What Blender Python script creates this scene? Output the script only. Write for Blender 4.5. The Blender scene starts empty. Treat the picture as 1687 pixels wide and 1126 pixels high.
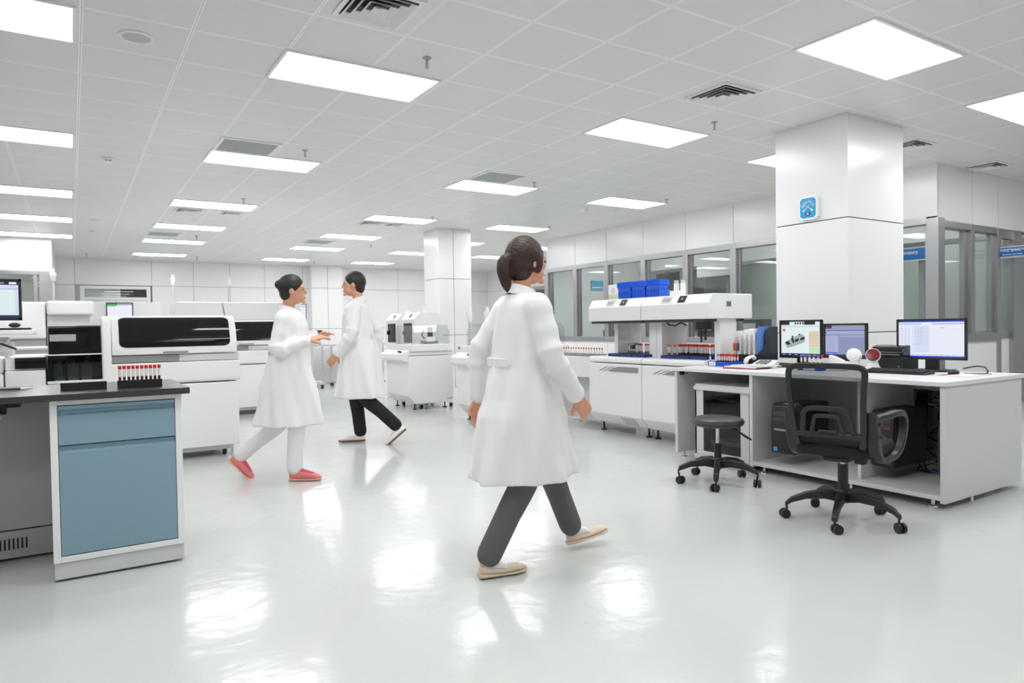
import bpy, bmesh, math, random
from mathutils import Vector, Matrix
random.seed(7)
SC = bpy.context.scene
COL = SC.collection
PI = math.pi

# ------------------------------------------------------------------ camera, world, exposure
def setup_camera():
    f, yaw, pit, rol = 1132.268, .569575269, -.0206, -.0154313197
    cam = bpy.data.cameras.new('camera'); o = bpy.data.objects.new('camera', cam); COL.objects.link(o)
    cam.sensor_width = 36; cam.sensor_fit = 'HORIZONTAL'; cam.lens = 36 * f / 1687
    cam.clip_start = .05; cam.clip_end = 200
    fw = Vector((math.sin(yaw) * math.cos(pit), math.cos(yaw) * math.cos(pit), math.sin(pit)))
    r = Vector((math.cos(yaw), -math.sin(yaw), 0)); u = r.cross(fw)
    c, s = math.cos(rol), math.sin(rol)
    r2 = c * r + s * u; u2 = -s * r + c * u
    o.matrix_world = Matrix(((r2.x, u2.x, -fw.x, 0), (r2.y, u2.y, -fw.y, 0), (r2.z, u2.z, -fw.z, 1.15), (0, 0, 0, 1)))
    SC.camera = o
setup_camera()
w = bpy.data.worlds.new('world'); SC.world = w; w.use_nodes = True
w.node_tree.nodes['Background'].inputs[0].default_value = (1, 1, 1, 1)
w.node_tree.nodes['Background'].inputs[1].default_value = 0.25
SC.view_settings.view_transform = 'Standard'; SC.view_settings.look = 'None'
SC.view_settings.gamma = 1; SC.view_settings.use_curve_mapping = False
SC.view_settings.exposure = 0.0
SC.cycles.max_bounces = 12; SC.cycles.diffuse_bounces = 6; SC.cycles.glossy_bounces = 5
SC.cycles.transparent_max_bounces = 24
LAMP_STRENGTH = 12.9

# ------------------------------------------------------------------ materials
def lin(c):
    return tuple(((v / 255) / 12.92 if v <= 10 else ((v / 255 + .055) / 1.055) ** 2.4) for v in c) + (1,)
MATS = {}
def mat(name, rgb, rough=.45, metal=0, spec=.5, emit=0, coat=0, bump=0, bscale=60):
    if name in MATS: return MATS[name]
    m = bpy.data.materials.new(name); m.use_nodes = True
    nt = m.node_tree; b = nt.nodes['Principled BSDF']
    b.inputs['Base Color'].default_value = lin(rgb); b.inputs['Roughness'].default_value = rough
    b.inputs['Metallic'].default_value = metal; b.inputs['Specular IOR Level'].default_value = spec
    b.inputs['Coat Weight'].default_value = coat
    if emit:
        b.inputs['Emission Color'].default_value = lin(rgb); b.inputs['Emission Strength'].default_value = emit
    if bump:
        t = nt.nodes.new('ShaderNodeTexNoise'); t.inputs['Scale'].default_value = bscale
        tc = nt.nodes.new('ShaderNodeTexCoord'); nt.links.new(tc.outputs['Object'], t.inputs['Vector'])
        bp = nt.nodes.new('ShaderNodeBump'); bp.inputs['Strength'].default_value = bump; bp.inputs['Distance'].default_value = .01
        nt.links.new(t.outputs[0], bp.inputs['Height']); nt.links.new(bp.outputs[0], b.inputs['Normal'])
    MATS[name] = m
    return m
def glass(name, tint, rough=.0, refl=1.0):
    if name in MATS: return MATS[name]
    m = bpy.data.materials.new(name); m.use_nodes = True; nt = m.node_tree; nt.nodes.clear()
    out = nt.nodes.new('ShaderNodeOutputMaterial'); mx = nt.nodes.new('ShaderNodeMixShader')
    tr = nt.nodes.new('ShaderNodeBsdfTransparent'); tr.inputs[0].default_value = tint + (1,)
    gl = nt.nodes.new('ShaderNodeBsdfGlossy'); gl.inputs['Roughness'].default_value = rough
    fr = nt.nodes.new('ShaderNodeFresnel'); ior = 1.0 + .5 * refl
    ge = nt.nodes.new('ShaderNodeNewGeometry'); mr = nt.nodes.new('ShaderNodeMapRange')      # same reflectance on both faces of a pane
    mr.inputs[3].default_value = ior; mr.inputs[4].default_value = 1 / ior
    nt.links.new(ge.outputs['Backfacing'], mr.inputs[0]); nt.links.new(mr.outputs[0], fr.inputs[0])
    nt.links.new(fr.outputs[0], mx.inputs[0]); nt.links.new(tr.outputs[0], mx.inputs[1]); nt.links.new(gl.outputs[0], mx.inputs[2])
    nt.links.new(mx.outputs[0], out.inputs[0]); MATS[name] = m
    return m
def brushed(name, rgb, rough):
    m = mat(name, rgb, rough, metal=1); nt = m.node_tree; b = nt.nodes['Principled BSDF']
    tc = nt.nodes.new('ShaderNodeTexCoord'); mp = nt.nodes.new('ShaderNodeMapping'); mp.inputs['Scale'].default_value = (60, 60, 3)
    n = nt.nodes.new('ShaderNodeTexNoise'); n.inputs['Scale'].default_value = 4
    r = nt.nodes.new('ShaderNodeMapRange'); r.inputs[3].default_value = rough - .08; r.inputs[4].default_value = rough + .12
    nt.links.new(tc.outputs['Object'], mp.inputs[0]); nt.links.new(mp.outputs[0], n.inputs['Vector'])
    nt.links.new(n.outputs[0], r.inputs[0]); nt.links.new(r.outputs[0], b.inputs['Roughness'])
    return m
WHITE = mat('white_plastic', (238, 238, 237), .38)
WHITE2 = mat('white_enamel', (235, 235, 235), .33)
GREYW = mat('light_grey_plastic', (205, 206, 207), .45)
PANEL = mat('white_wall_panel', (234, 234, 234), .24)
SEAM = mat('panel_seam', (110, 110, 105), .8)
DESKM = mat('grey_white_laminate', (212, 212, 212), .4)
DESKTOP = mat('white_laminate', (228, 228, 228), .33)
BLACK = mat('black_plastic', (22, 22, 23), .42)
BLACKS = mat('black_satin', (34, 34, 35), .38)
DARK = mat('dark_grey', (58, 58, 60), .5)
GREY = mat('mid_grey', (140, 141, 142), .5)
STEEL = brushed('brushed_steel', (176, 176, 178), .3)
CHROME = mat('chrome', (215, 215, 218), .15, metal=1)
BLUECAB = mat('blue_laminate', (128, 158, 172), .42)
BLACKTOP = mat('black_worktop', (46, 46, 46), .3, coat=.3)
REDCAP = mat('red_rubber', (222, 44, 30), .45)
BLUECAP = mat('blue_cap', (40, 120, 205), .45)
TUBEG = mat('tube_label', (232, 226, 218), .5)
BLOOD = mat('dark_blood', (70, 10, 12), .3)
SERUM = mat('serum', (206, 160, 92), .3)
RACKBLUE = mat('navy_plastic', (24, 52, 128), .42)
TRAYBLUE = mat('blue_tray_plastic', (22, 82, 190), .35)
BOXBLUE = mat('blue_box_plastic', (28, 96, 222), .32)
SMOKE = mat('smoked_black_acrylic', (9, 9, 10), .06, spec=.5)
GLASS = glass('window_glass', (.90, .93, .915))
GLASSG = glass('green_glass', (.885, .90, .89))
CLEAR = glass('clear_acrylic', (.95, .955, .96), refl=.7)
DGLASS = glass('smoked_door_glass', (.50, .52, .51), refl=.9)
SMOKEDOOR = glass('smoked_cover_glass', (.45, .46, .47), refl=.9)
PAPER = mat('paper', (236, 236, 234), .6)
SKIN = mat('skin', (214, 158, 128), .5)
COAT = mat('white_cotton', (236, 236, 236), .8, bump=.15, bscale=9)
HAIRB = mat('dark_brown_hair', (52, 32, 24), .5, bump=.6, bscale=70)
HAIRK = mat('black_hair', (26, 24, 25), .45, bump=.6, bscale=70)
TRG = mat('grey_trousers', (92, 92, 94), .8)
TRK = mat('black_trousers', (18, 18, 19), .8)
TRW = mat('white_trousers', (232, 232, 230), .8)
BEIGE = mat('beige_leather', (214, 196, 172), .5)
PINK = mat('pink_fabric', (226, 72, 116), .6)
PEACH = mat('peach_fabric', (226, 164, 142), .6)
BROWN = mat('brown_sole', (130, 76, 44), .6)
SIGNB = mat('sign_blue', (24, 112, 190), .35)
DIALB = mat('dial_blue', (28, 160, 216), .35)
REDLED = mat('red_led', (230, 50, 40), .4)
LAMPM = mat('lamp_diffuser', (252, 252, 254), .5, emit=LAMP_STRENGTH)

def floor_material():
    m = mat('epoxy_floor', (202, 205, 201), .1, spec=.34); nt = m.node_tree; b = nt.nodes['Principled BSDF']
    tc = nt.nodes.new('ShaderNodeTexCoord')
    n = nt.nodes.new('ShaderNodeTexNoise'); n.inputs['Scale'].default_value = 2.2; n.inputs['Detail'].default_value = 3
    n2 = nt.nodes.new('ShaderNodeTexNoise'); n2.inputs['Scale'].default_value = 14; n2.inputs['Detail'].default_value = 5
    mx = nt.nodes.new('ShaderNodeMath'); mx.operation = 'MULTIPLY_ADD'; mx.inputs[1].default_value = .3
    bp = nt.nodes.new('ShaderNodeBump'); bp.inputs['Strength'].default_value = .16; bp.inputs['Distance'].default_value = .03
    nt.links.new(tc.outputs['Object'], n.inputs['Vector']); nt.links.new(tc.outputs['Object'], n2.inputs['Vector'])
    nt.links.new(n2.outputs[0], mx.inputs[0]); nt.links.new(n.outputs[0], mx.inputs[2]); nt.links.new(mx.outputs[0], bp.inputs['Height'])
    nt.links.new(bp.outputs[0], b.inputs['Normal'])
    r = nt.nodes.new('ShaderNodeMapRange'); r.inputs[3].default_value = .08; r.inputs[4].default_value = .2
    nt.links.new(n2.outputs[0], r.inputs[0]); nt.links.new(r.outputs[0], b.inputs['Roughness'])
    return m
GX, GY, GP = .095, 2.39, .6
def ceiling_material():
    m = mat('ceiling_tile', (226, 226, 224), .38); nt = m.node_tree; b = nt.nodes['Principled BSDF']
    tc = nt.nodes.new('ShaderNodeTexCoord'); sp = nt.nodes.new('ShaderNodeSeparateXYZ'); nt.links.new(tc.outputs['Object'], sp.inputs[0])
    def M(op, a, bb=None, c=None):
        n = nt.nodes.new('ShaderNodeMath'); n.operation = op
        for i, v in enumerate((a, bb, c)):
            if v is None: continue
            if isinstance(v, (int, float)): n.inputs[i].default_value = v
            else: nt.links.new(v, n.inputs[i])
        return n.outputs[0]
    ds = []
    for ax, off in (('X', GX), ('Y', GY)):
        fr = M('FRACT', M('MULTIPLY_ADD', sp.outputs[ax], 1 / GP, -off / GP + 50.5))
        ds.append(M('ABSOLUTE', M('SUBTRACT', fr, .5)))
    d = M('MINIMUM', ds[0], ds[1])
    bar = M('LESS_THAN', d, .017); gap = M('LESS_THAN', d, .0028)
    c1 = nt.nodes.new('ShaderNodeMix'); c1.data_type = 'RGBA'; c1.inputs['A'].default_value = lin((224, 224, 222)); c1.inputs['B'].default_value = lin((253, 253, 251))
    c2 = nt.nodes.new('ShaderNodeMix'); c2.data_type = 'RGBA'; c2.inputs['B'].default_value = lin((165, 165, 162))
    nt.links.new(bar, c1.inputs['Factor']); nt.links.new(c1.outputs['Result'], c2.inputs['A']); nt.links.new(gap, c2.inputs['Factor'])
    nt.links.new(c2.outputs['Result'], b.inputs['Base Color'])
    return m

# ------------------------------------------------------------------ mesh builder
class MB:
    def __init__(s, m=None):
        s.bm = bmesh.new(); s.mats = []; s.mi = 0
        if m: s.m(m)
    def m(s, mt):
        if mt not in s.mats: s.mats.append(mt)
        s.mi = s.mats.index(mt); return s
    def faces(s, vs, fs):
        V = [s.bm.verts.new(v) for v in vs]
        for f in fs:
            try:
                F = s.bm.faces.new([V[i] for i in f]); F.material_index = s.mi
            except ValueError: pass
        return V
    def box(s, x0, x1, y0, y1, z0, z1, M=None):
        vs = [Vector((x, y, z)) for x in (x0, x1) for y in (y0, y1) for z in (z0, z1)]
        if M: vs = [M @ v for v in vs]
        s.faces(vs, [(0, 1, 3, 2), (4, 6, 7, 5), (0, 4, 5, 1), (2, 3, 7, 6), (0, 2, 6, 4), (1, 5, 7, 3)]); return s
    def prism(s, pts, ax, lo, hi):
        n = len(pts)
        def P(p, t): return {'x': (t, p[0], p[1]), 'y': (p[0], t, p[1]), 'z': (p[0], p[1], t)}[ax]
        vs = [P(p, lo) for p in pts] + [P(p, hi) for p in pts]
        fs = [tuple(range(n)), tuple(range(2 * n - 1, n - 1, -1))] + [(i, (i + 1) % n, n + (i + 1) % n, n + i) for i in range(n)]
        s.faces(vs, fs); return s
    def loft(s, rings, caps=True, closed=False):
        n = len(rings[0]); vs = [v for r in rings for v in r]; fs = []
        R = len(rings)
        for k in range(R if closed else R - 1):
            a, b = k * n, ((k + 1) % R) * n
            fs += [(a + i, a + (i + 1) % n, b + (i + 1) % n, b + i) for i in range(n)]
        if caps and not closed: fs += [tuple(range(n - 1, -1, -1)), tuple(range((R - 1) * n, R * n))]
        s.faces(vs, fs); return s
    def tube(s, path, r, n=8, closed=False, flat=1.0):
        path = [Vector(p) for p in path]; K = len(path)
        rs = r if isinstance(r, (list, tuple)) else [r] * K
        rings = []; nrm = None
        for i, p in enumerate(path):
            if closed: t = path[(i + 1) % K] - path[i - 1]
            else: t = path[min(i + 1, K - 1)] - path[max(i - 1, 0)]
            t.normalize()
            if nrm is None: nrm = t.cross(Vector((0, 0, 1)) if abs(t.z) < .9 else Vector((1, 0, 0))).normalized()
            nrm = (nrm - t * nrm.dot(t)).normalized(); bn = t.cross(nrm)
            rings.append([p + (nrm * math.cos(2 * PI * j / n) + bn * flat * math.sin(2 * PI * j / n)) * rs[i] for j in range(n)])
        return s.loft(rings, True, closed)
    def cyl(s, p0, p1, r0, r1=None, n=16):
        return s.tube([p0, p1], [r0, r0 if r1 is None else r1], n)
    def lathe(s, prof, c=(0, 0, 0), n=24, M=None):
        rings = []
        for r, z in prof:
            ring = [Vector((c[0] + r * math.cos(2 * PI * j / n), c[1] + r * math.sin(2 * PI * j / n), c[2] + z)) for j in range(n)]
            rings.append([M @ v for v in ring] if M else ring)
        return s.loft(rings)
    def ell(s, c, r, n=16, k=10, M=None):
        rings = []
        for i in range(k + 1):
            a = -PI / 2 + PI * (i * .98 + .01 * k) / k
            ring = [Vector((r[0] * math.cos(a) * math.cos(2 * PI * j / n), r[1] * math.cos(a) * math.sin(2 * PI * j / n), r[2] * math.sin(a))) for j in range(n)]
            rings.append([(M @ v if M else v) + Vector(c) for v in ring])
        return s.loft(rings)
    def quad(s, a, b, c, d): s.faces([a, b, c, d], [(0, 1, 2, 3)]); return s
    def build(s, name, parent=None, bevel=0, smooth=False, loc=None, seg=2, remesh=0, sm=4, sub=0):
        if smooth: bmesh.ops.remove_doubles(s.bm, verts=s.bm.verts, dist=1e-5)
        if not (remesh or sub): bmesh.ops.recalc_face_normals(s.bm, faces=s.bm.faces)
        else: bmesh.ops.recalc_face_normals(s.bm, faces=s.bm.faces)
        me = bpy.data.meshes.new(name); s.bm.to_mesh(me); s.bm.free()
        for mt in s.mats: me.materials.append(mt)
        o = bpy.data.objects.new(name, me); COL.objects.link(o)
        if loc: o.location = loc
        if parent: o.parent = parent
        if smooth or remesh or sub:
            for p in me.polygons: p.use_smooth = True
        if remesh:
            r = o.modifiers.new('remesh', 'REMESH'); r.mode = 'VOXEL'; r.voxel_size = remesh; r.use_smooth_shade = True
            k = o.modifiers.new('smooth', 'SMOOTH'); k.factor = .5; k.iterations = sm
        if bevel:
            bv = o.modifiers.new('bevel', 'BEVEL'); bv.width = bevel; bv.segments = seg; bv.limit_method = 'ANGLE'; bv.angle_limit = math.radians(35)
            bv.harden_normals = False
            for p in me.polygons: p.use_smooth = True
            es = o.modifiers.new('wn', 'WEIGHTED_NORMAL'); es.keep_sharp = True
        elif smooth:
            me.set_sharp_from_angle(angle=math.radians(40))
        if sub:
            k = o.modifiers.new('sub', 'SUBSURF'); k.levels = sub; k.render_levels = sub
        return o
def thing(name, label, cat, loc=(0, 0, 0), rz=0, group=None):
    o = bpy.data.objects.new(name, None); o.empty_display_size = .1; COL.objects.link(o)
    o.location = loc; o.rotation_euler = (0, 0, rz)
    return tag(o, label, cat, group)
def tag(o, label, cat, group=None):
    o['label'] = label; o['category'] = cat
    if group: o['group'] = group
    return o
def struct(o): o['kind'] = 'structure'; return o
def kids(o): return [c for c in ALLK.get(o.name, [])] if False else [c for c in bpy.data.objects if c.parent == o]
def copy_tree(o, loc=None, label=None, rz=None, group=None):
    def rec(a, p):
        c = a.copy(); COL.objects.link(c)
        if p: c.parent = p
        for ch in list(a.children): rec(ch, c)
        return c
    r = rec(o, None)
    if loc: r.location = loc
    if label: r['label'] = label
    if rz is not None: r.rotation_euler = (0, 0, rz)
    if group: r['group'] = group
    return r
def text_mesh(name, s, size, mt, parent, M, align='CENTER', sx=1.0, depth=.0006, bold=0):
    c = bpy.data.curves.new(name, 'FONT'); c.body = s; c.size = size; c.align_x = align; c.align_y = 'CENTER'; c.extrude = depth; c.offset = bold
    t = bpy.data.objects.new(name, c); COL.objects.link(t)
    bpy.context.view_layer.update()
    me = bpy.data.meshes.new_from_object(t.evaluated_get(bpy.context.evaluated_depsgraph_get()))
    bpy.data.objects.remove(t); bpy.data.curves.remove(c)
    me.transform(M @ Matrix.Diagonal((sx, 1, 1, 1))); me.materials.clear(); me.materials.append(mt)
    o = bpy.data.objects.new(name, me); COL.objects.link(o); o.parent = parent
    return o
def basis(o, xd, yd):
    x = Vector(xd).normalized(); y = Vector(yd).normalized(); z = x.cross(y)
    return Matrix(((x.x, y.x, z.x, o[0]), (x.y, y.y, z.y, o[1]), (x.z, y.z, z.z, o[2]), (0, 0, 0, 1)))
def rrect(w, h, r, n=5):
    pts = []
    for cx, cy, a0 in ((w / 2 - r, h / 2 - r, 0), (-w / 2 + r, h / 2 - r, 90), (-w / 2 + r, -h / 2 + r, 180), (w / 2 - r, -h / 2 + r, 270)):
        for i in range(n + 1):
            a = math.radians(a0 + 90 * i / n); pts.append((cx + r * math.cos(a), cy + r * math.sin(a)))
    return pts
# ------------------------------------------------------------------ setting
ZC = 3.0716
XL, XR, YB, YF = -4.5, 15.0, 20.6, -3.2
RX, RY, RY2 = 8.9, 4.26, 12.42         # glazed room: west face, south face, north end
XE = 12.2
struct(MB(floor_material()).box(XL, XR, YF, YB + .2, -.12, 0).build('floor'))
struct(MB(ceiling_material()).box(XL, XR, YF, YB + .2, ZC, ZC + .12).build('ceiling'))
def panel_wall(name, axis, pos, thick, cuts, zs, skip=(), gap=.008, face=-1):
    """panels in the plane axis=pos, room side towards face; cuts along the other axis, zs heights"""
    mb = MB(PANEL)
    for i in range(len(cuts) - 1):
        for j in range(len(zs) - 1):
            if (i, j) in skip: continue
            a, b, c, d = cuts[i] + gap / 2, cuts[i + 1] - gap / 2, zs[j] + (gap / 2 if j else 0), zs[j + 1] - (gap / 2 if j < len(zs) - 2 else 0)
            p, q = sorted((pos, pos - face * .02))
            if axis == 'y': mb.box(a, b, p, q, c, d)
            else: mb.box(p, q, a, b, c, d)
    mb.m(SEAM)
    p, q = sorted((pos - face * .012, pos - face * thick))
    for i in range(len(cuts) - 1):
        for j in range(len(zs) - 1):
            if (i, j) in skip: continue
            a, b = cuts[i] + (.03 if i == 0 else 0), cuts[i + 1] - (.03 if i == len(cuts) - 2 else 0)
            if axis == 'y': mb.box(a, b, p, q, zs[j] + .004, zs[j + 1])
            else: mb.box(p, q, a, b, zs[j] + .004, zs[j + 1])
    return struct(mb.build(name))
# back wall with a door and transom at its left
panel_wall('wall_back', 'y', YB, .2, [-4.5, -2.2, .1, 1.83, 2.85, 3.79, 4.73, 5.83, 7.71, 8.87, 10.5, 12.2], [0, 1.2, 2.4, ZC], skip={(2, 0), (2, 1)})
struct(MB(PANEL).box(XL - .2, XL, YF, YB, 0, ZC).build('wall_left'))
struct(MB(PANEL).box(XL, XR, YF - .2, YF, 0, ZC).build('wall_front'))
struct(MB(PANEL).box(XR, XR + .2, YF, YB, 0, ZC).build('wall_right'))
panel_wall('wall_east', 'x', XE, .15, [RY2, 14, 16.9, 18.3, 20.6], [0, 1.2, 2.4, ZC], skip={(2, 0), (2, 1)})
# far door with transom
d1 = struct(MB(WHITE2).box(.2, .3, YB - .03, YB + .1, 0, 2.38).box(1.7, 1.79, YB - .03, YB + .1, 0, 2.38).box(.3, 1.7, YB - .03, YB + .1, 2.3, 2.38).box(.3, 1.7, YB - .03, YB + .1, 2.02, 2.09).build('door_1', bevel=.004))
MB(WHITE2).box(.3, .99, YB, YB + .06, .01, 2.02).build('leaf', d1, bevel=.004)
MB(WHITE2).box(1.0, 1.7, YB, YB + .06, .01, 2.02).build('leaf', d1, bevel=.004)
MB(GLASSG).box(.3, 1.7, YB + .03, YB + .04, 2.09, 2.3).build('transom_pane', d1)
MB(WHITE2).box(.3, 1.1, YB + .1, YB + .12, 2.09, 2.3).m(DARK).box(1.1, 1.7, YB + .1, YB + .12, 2.09, 2.3).build('transom_backing', d1)
MB(STEEL).cyl((1.06, YB - .05, 1.0), (1.06, YB - .05, 1.2), .012).build('handle', d1)
d2 = struct(MB(STEEL).box(XE - .03, XE + .1, 16.9, 17.0, 0, 2.4).box(XE - .03, XE + .1, 18.2, 18.3, 0, 2.4).box(XE - .03, XE + .1, 16.9, 18.3, 2.3, 2.4).build('door_2', bevel=.004))
MB(GLASSG).box(XE + .02, XE + .03, 17.0, 18.2, .02, 2.3).build('pane', d2)
struct(MB(PANEL).box(XE + 1.6, XE + 1.7, 15, 20.5, 0, ZC).build('wall_corridor'))
# glazed room: fascia above, windows, low wall below
ZS0, ZS1, ZF = .84, .94, 2.43
ys = [RY, 5.3, 6.3, 7.32, 8.33, 9.37, 10.41, 11.4, RY2]
panel_wall('wall_glazed_room', 'x', RX, .16, ys, [ZF, ZC], face=-1)
panel_wall('trim_1', 'x', RX, .16, ys, [0, ZS0], face=-1)
def window_bay_x(n, y0, y1):
    mb = MB(STEEL)
    if n > 1: mb.box(RX - .02, RX + .12, y0 - .06, y0 + .06, ZS0, ZF)
    ya = y0 + (.06 if n > 1 else .12); yb = y1 - .06
    mb.box(RX - .019, RX + .12, ya, yb, ZF - .09, ZF).box(RX - .022, RX + .13, ya, yb, ZS0, ZS1)
    mb.box(RX + .03, RX + .09, ya, ya + .04, ZS1, ZF - .09).box(RX + .03, RX + .09, y1 - .1, y1 - .06, ZS1, ZF - .09)
    o = struct(mb.build('window_%d' % n, bevel=.004))
    MB(GLASS).box(RX + .055, RX + .063, ya + .04, y1 - .1, ZS1, ZF - .09).build('pane', o)
for i in range(len(ys) - 1): window_bay_x(i + 1, ys[i], ys[i + 1])
struct(MB(STEEL).box(RX - .02, RX + .14, RY2 - .06, RY2 + .08, 0, ZF).build('trim_2', bevel=.004))
# south face of the glazed room
xs = [RX, 9.76, 10.5, 11.1, 12.6, 15.0]
panel_wall('wall_glazed_room_south', 'y', RY, .16, [RX + .02, 9.78, 10.5, 11.4, 12.6, 15.0], [2.38, ZC])
panel_wall('trim_3', 'y', RY, .16, [RX + .12, 9.76, 10.5], [0, .87])
struct(MB(STEEL).box(RX - .02, RX + .14, RY - .02, RY + .12, 0, ZF - .02).build('trim_4', bevel=.004))
def window_bay_y(n, x0, x1):
    mb = MB(STEEL)
    xa = x0 + (.14 if n == 9 else .05)
    mb.box(x1 - .05, x1 + .05, RY - .02, RY + .12, 0 if n > 9 else .87, 2.38).box(xa, x1 - .05, RY - .019, RY + .12, 2.3, 2.38).box(xa, x1 - .05, RY - .023, RY + .13, .87, .98)
    mb.box(x1 - .13, x1 - .05, RY + .03, RY + .09, .98, 2.3)
    o = struct(mb.build('window_%d' % n, bevel=.004))
    MB(GLASS).box(xa, x1 - .13, RY + .055, RY + .063, .98, 2.3).build('pane', o)
window_bay_y(9, xs[0], xs[1]); window_bay_y(10, xs[1], xs[2])
# side light and door beyond
o = struct(MB(STEEL).box(10.93, 11.16, RY - .02, RY + .12, 0, 2.38).box(10.55, 10.93, RY + .02, RY + .1, 2.26, 2.38).box(10.55, 10.93, RY + .02, RY + .12, .9, 1.0).build('window_11', bevel=.004))
MB(GLASS).box(10.55, 10.93, RY + .055, RY + .063, 1.0, 2.26).build('pane', o)
MB(WHITE2).box(10.55, 10.93, RY + .04, RY + .09, .0, .9).build('lower_panel', o)
d3 = struct(MB(STEEL).box(11.22, 11.4, RY + .02, RY + .08, .02, 2.3).box(12.3, 12.5, RY + .02, RY + .08, .02, 2.3).box(11.4, 12.3, RY + .02, RY + .08, .02, .3).box(11.4, 12.3, RY + .02, RY + .08, 2.15, 2.3).build('door_3', bevel=.004))
MB(GLASSG).box(11.4, 12.3, RY + .045, RY + .055, .3, 2.15).build('pane', d3)
struct(MB(PANEL).box(12.6, XR, RY, RY + .15, 0, 2.38).build('wall_south_east'))
# inner partition of the glazed room, and what stands behind it
struct(MB(PANEL).box(11.6, 11.75, RY + .16, RY2, ZF, ZC).build('trim_5'))
struct(MB(PANEL).box(11.6, 11.75, RY + .16, RY2, 0, .9).build('trim_6'))
for i, (a, b) in enumerate(((4.5, 5.8), (5.8, 7.1), (7.1, 8.4), (8.4, 9.7), (9.7, 11.0), (11.0, 12.4))):
    o = struct(MB(STEEL).box(11.6, 11.72, a - .05, a + .05, .9, ZF).box(11.601, 11.72, a + .05, b - .05, ZF - .08, ZF).box(11.601, 11.72, a + .05, b - .05, .9, 1.0).build('window_%d' % (12 + i), bevel=.004))
    MB(GLASSG).box(11.65, 11.66, a + .05, b - .05, 1.0, ZF - .08).build('pane', o)
struct(MB(mat('grey_green_wall', (204, 207, 203), .5)).box(14.0, 14.1, RY + .16, RY2, 0, ZC).build('wall_inner_east'))
struct(MB(PANEL).box(RX + .14, XE, RY2 - .02, RY2 + .1, 0, ZC).build('wall_glazed_room_north'))
# columns
def column(name, x0, x1, y0, y1, zs, vx=None):
    g = .009; mb = MB(PANEL)
    for j in range(len(zs) - 1):
        xx = [x0] + ([vx] if vx else []) + [x1]
        for i in range(len(xx) - 1):
            mb.box(xx[i] + (g / 2 if i else 0), xx[i + 1] - (g / 2 if i < len(xx) - 2 else 0), y0, y1, zs[j] + (g / 2 if j else 0), zs[j + 1] - (g / 2 if j < len(zs) - 2 else 0))
    mb.m(SEAM).box(x0 + .012, x1 - .012, y0 + .012, y1 - .012, 0, ZC)
    return struct(mb.build(name, bevel=.004))
column('wall_column_near', 6.03, 6.98, 3.66, 4.43, [0, 1.05, 2.12, ZC])
column('wall_column_middle', 5.95, 6.66, 11.85, 12.5, [0, 1.02, 2.11, ZC], vx=6.27)
column('wall_column_far', 5.97, 6.9, 20.2, 20.6, [0, 1.2, 2.4, ZC], vx=6.45)
# small glazed office at the far left
FX, FY = -.3, 16.63
struct(MB(PANEL).box(XL, FX, FY, FY + .15, 2.42, ZC).box(FX - .15, FX, FY + .15, YB, 2.42, ZC).build('wall_far_office'))
o = struct(MB(STEEL).box(FX - .22, FX, FY, FY + .14, 0, 2.42).box(-.62, -.55, FY + .02, FY + .1, .95, 2.34).box(XL, FX - .22, FY, FY + .14, 2.34, 2.42).box(XL, FX - .22, FY, FY + .14, .85, .95).box(-1.5, -1.4, FY, FY + .1, .95, 2.34).build('window_18', bevel=.004))
MB(GLASSG).box(XL, FX - .2, FY + .05, FY + .06, .95, 2.34).build('pane', o)
struct(MB(PANEL).box(XL, FX - .22, FY, FY + .14, 0, .85).build('trim_7'))
struct(MB(mat('grey_green_wall', (0, 0, 0))).box(XL, FX - .16, 19.4, 19.5, 0, 2.9).build('wall_far_office_back'))
struct(MB(DESKM).box(1.85, 5.95, YB - .015, YB, 0, .1).build('baseboard_back'))

# ------------------------------------------------------------------ ceiling fittings
def make_lamp(w=1.14, d=.55):
    t = thing('ceiling_light', 'x', 'ceiling light')
    f = MB(WHITE2); e = .022
    for a in ((-w / 2 - e, w / 2 + e, -d / 2 - e, -d / 2), (-w / 2 - e, w / 2 + e, d / 2, d / 2 + e), (-w / 2 - e, -w / 2, -d / 2, d / 2), (w / 2, w / 2 + e, -d / 2, d / 2)):
        f.box(a[0], a[1], a[2], a[3], -.012, 0)
    f.build('frame', t)
    MB(LAMPM).box(-w / 2, w / 2, -d / 2, d / 2, -.008, -.002).build('diffuser', t)
    return t
LX = {'a': -.52, 'b': 1.865, 'c': 4.895, 'd': 7.35, 'e': 9.72}
LY = [(-3, -.6 + 1.2), (0, 2.72), (4, 5.08), (9, 8.1), (14, 11.2), (18, 13.73), (22, 16.05), (27, 18.87)]
cn = {'a': 'of the column at the left picture edge', 'b': 'of the column above the blue cabinet', 'c': 'of the column leading to the middle pillar', 'd': 'of the column right of the middle pillar', 'e': 'of the column beyond the glazed room'}
od = ['behind the viewer', 'nearest', 'second nearest', 'third', 'fourth', 'fifth', 'sixth', 'farthest']
GL = 'flush ceiling light panels'
first = None
for c, x in LX.items():
    k = 0
    for i, (j, y) in enumerate(LY):
        if c == 'e' and y < RY2: continue
        if c == 'a' and i == 7: continue
        lab = 'bright rectangular ceiling light, %s %s' % (od[i] if c != 'e' else od[i - 4], cn[c])
        loc = (x, y, ZC)
        if first is None: first = make_lamp(); first.location = loc; first['label'] = lab; first['group'] = GL
        else: copy_tree(first, loc, lab, group=GL)
for k, (x, y) in enumerate(((10.2, 5.6), (10.2, 8.1), (10.2, 10.9), (12.9, 6.5), (12.9, 9.7))):
    copy_tree(first, (x, y, ZC), 'white light panel inside the glazed room, ' + ('nearest to its corner post', 'halfway along behind the windows', 'at its far end', 'beyond the inner partition, nearer', 'beyond the inner partition, farther')[k], group='light panels in the glazed room')
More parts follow.
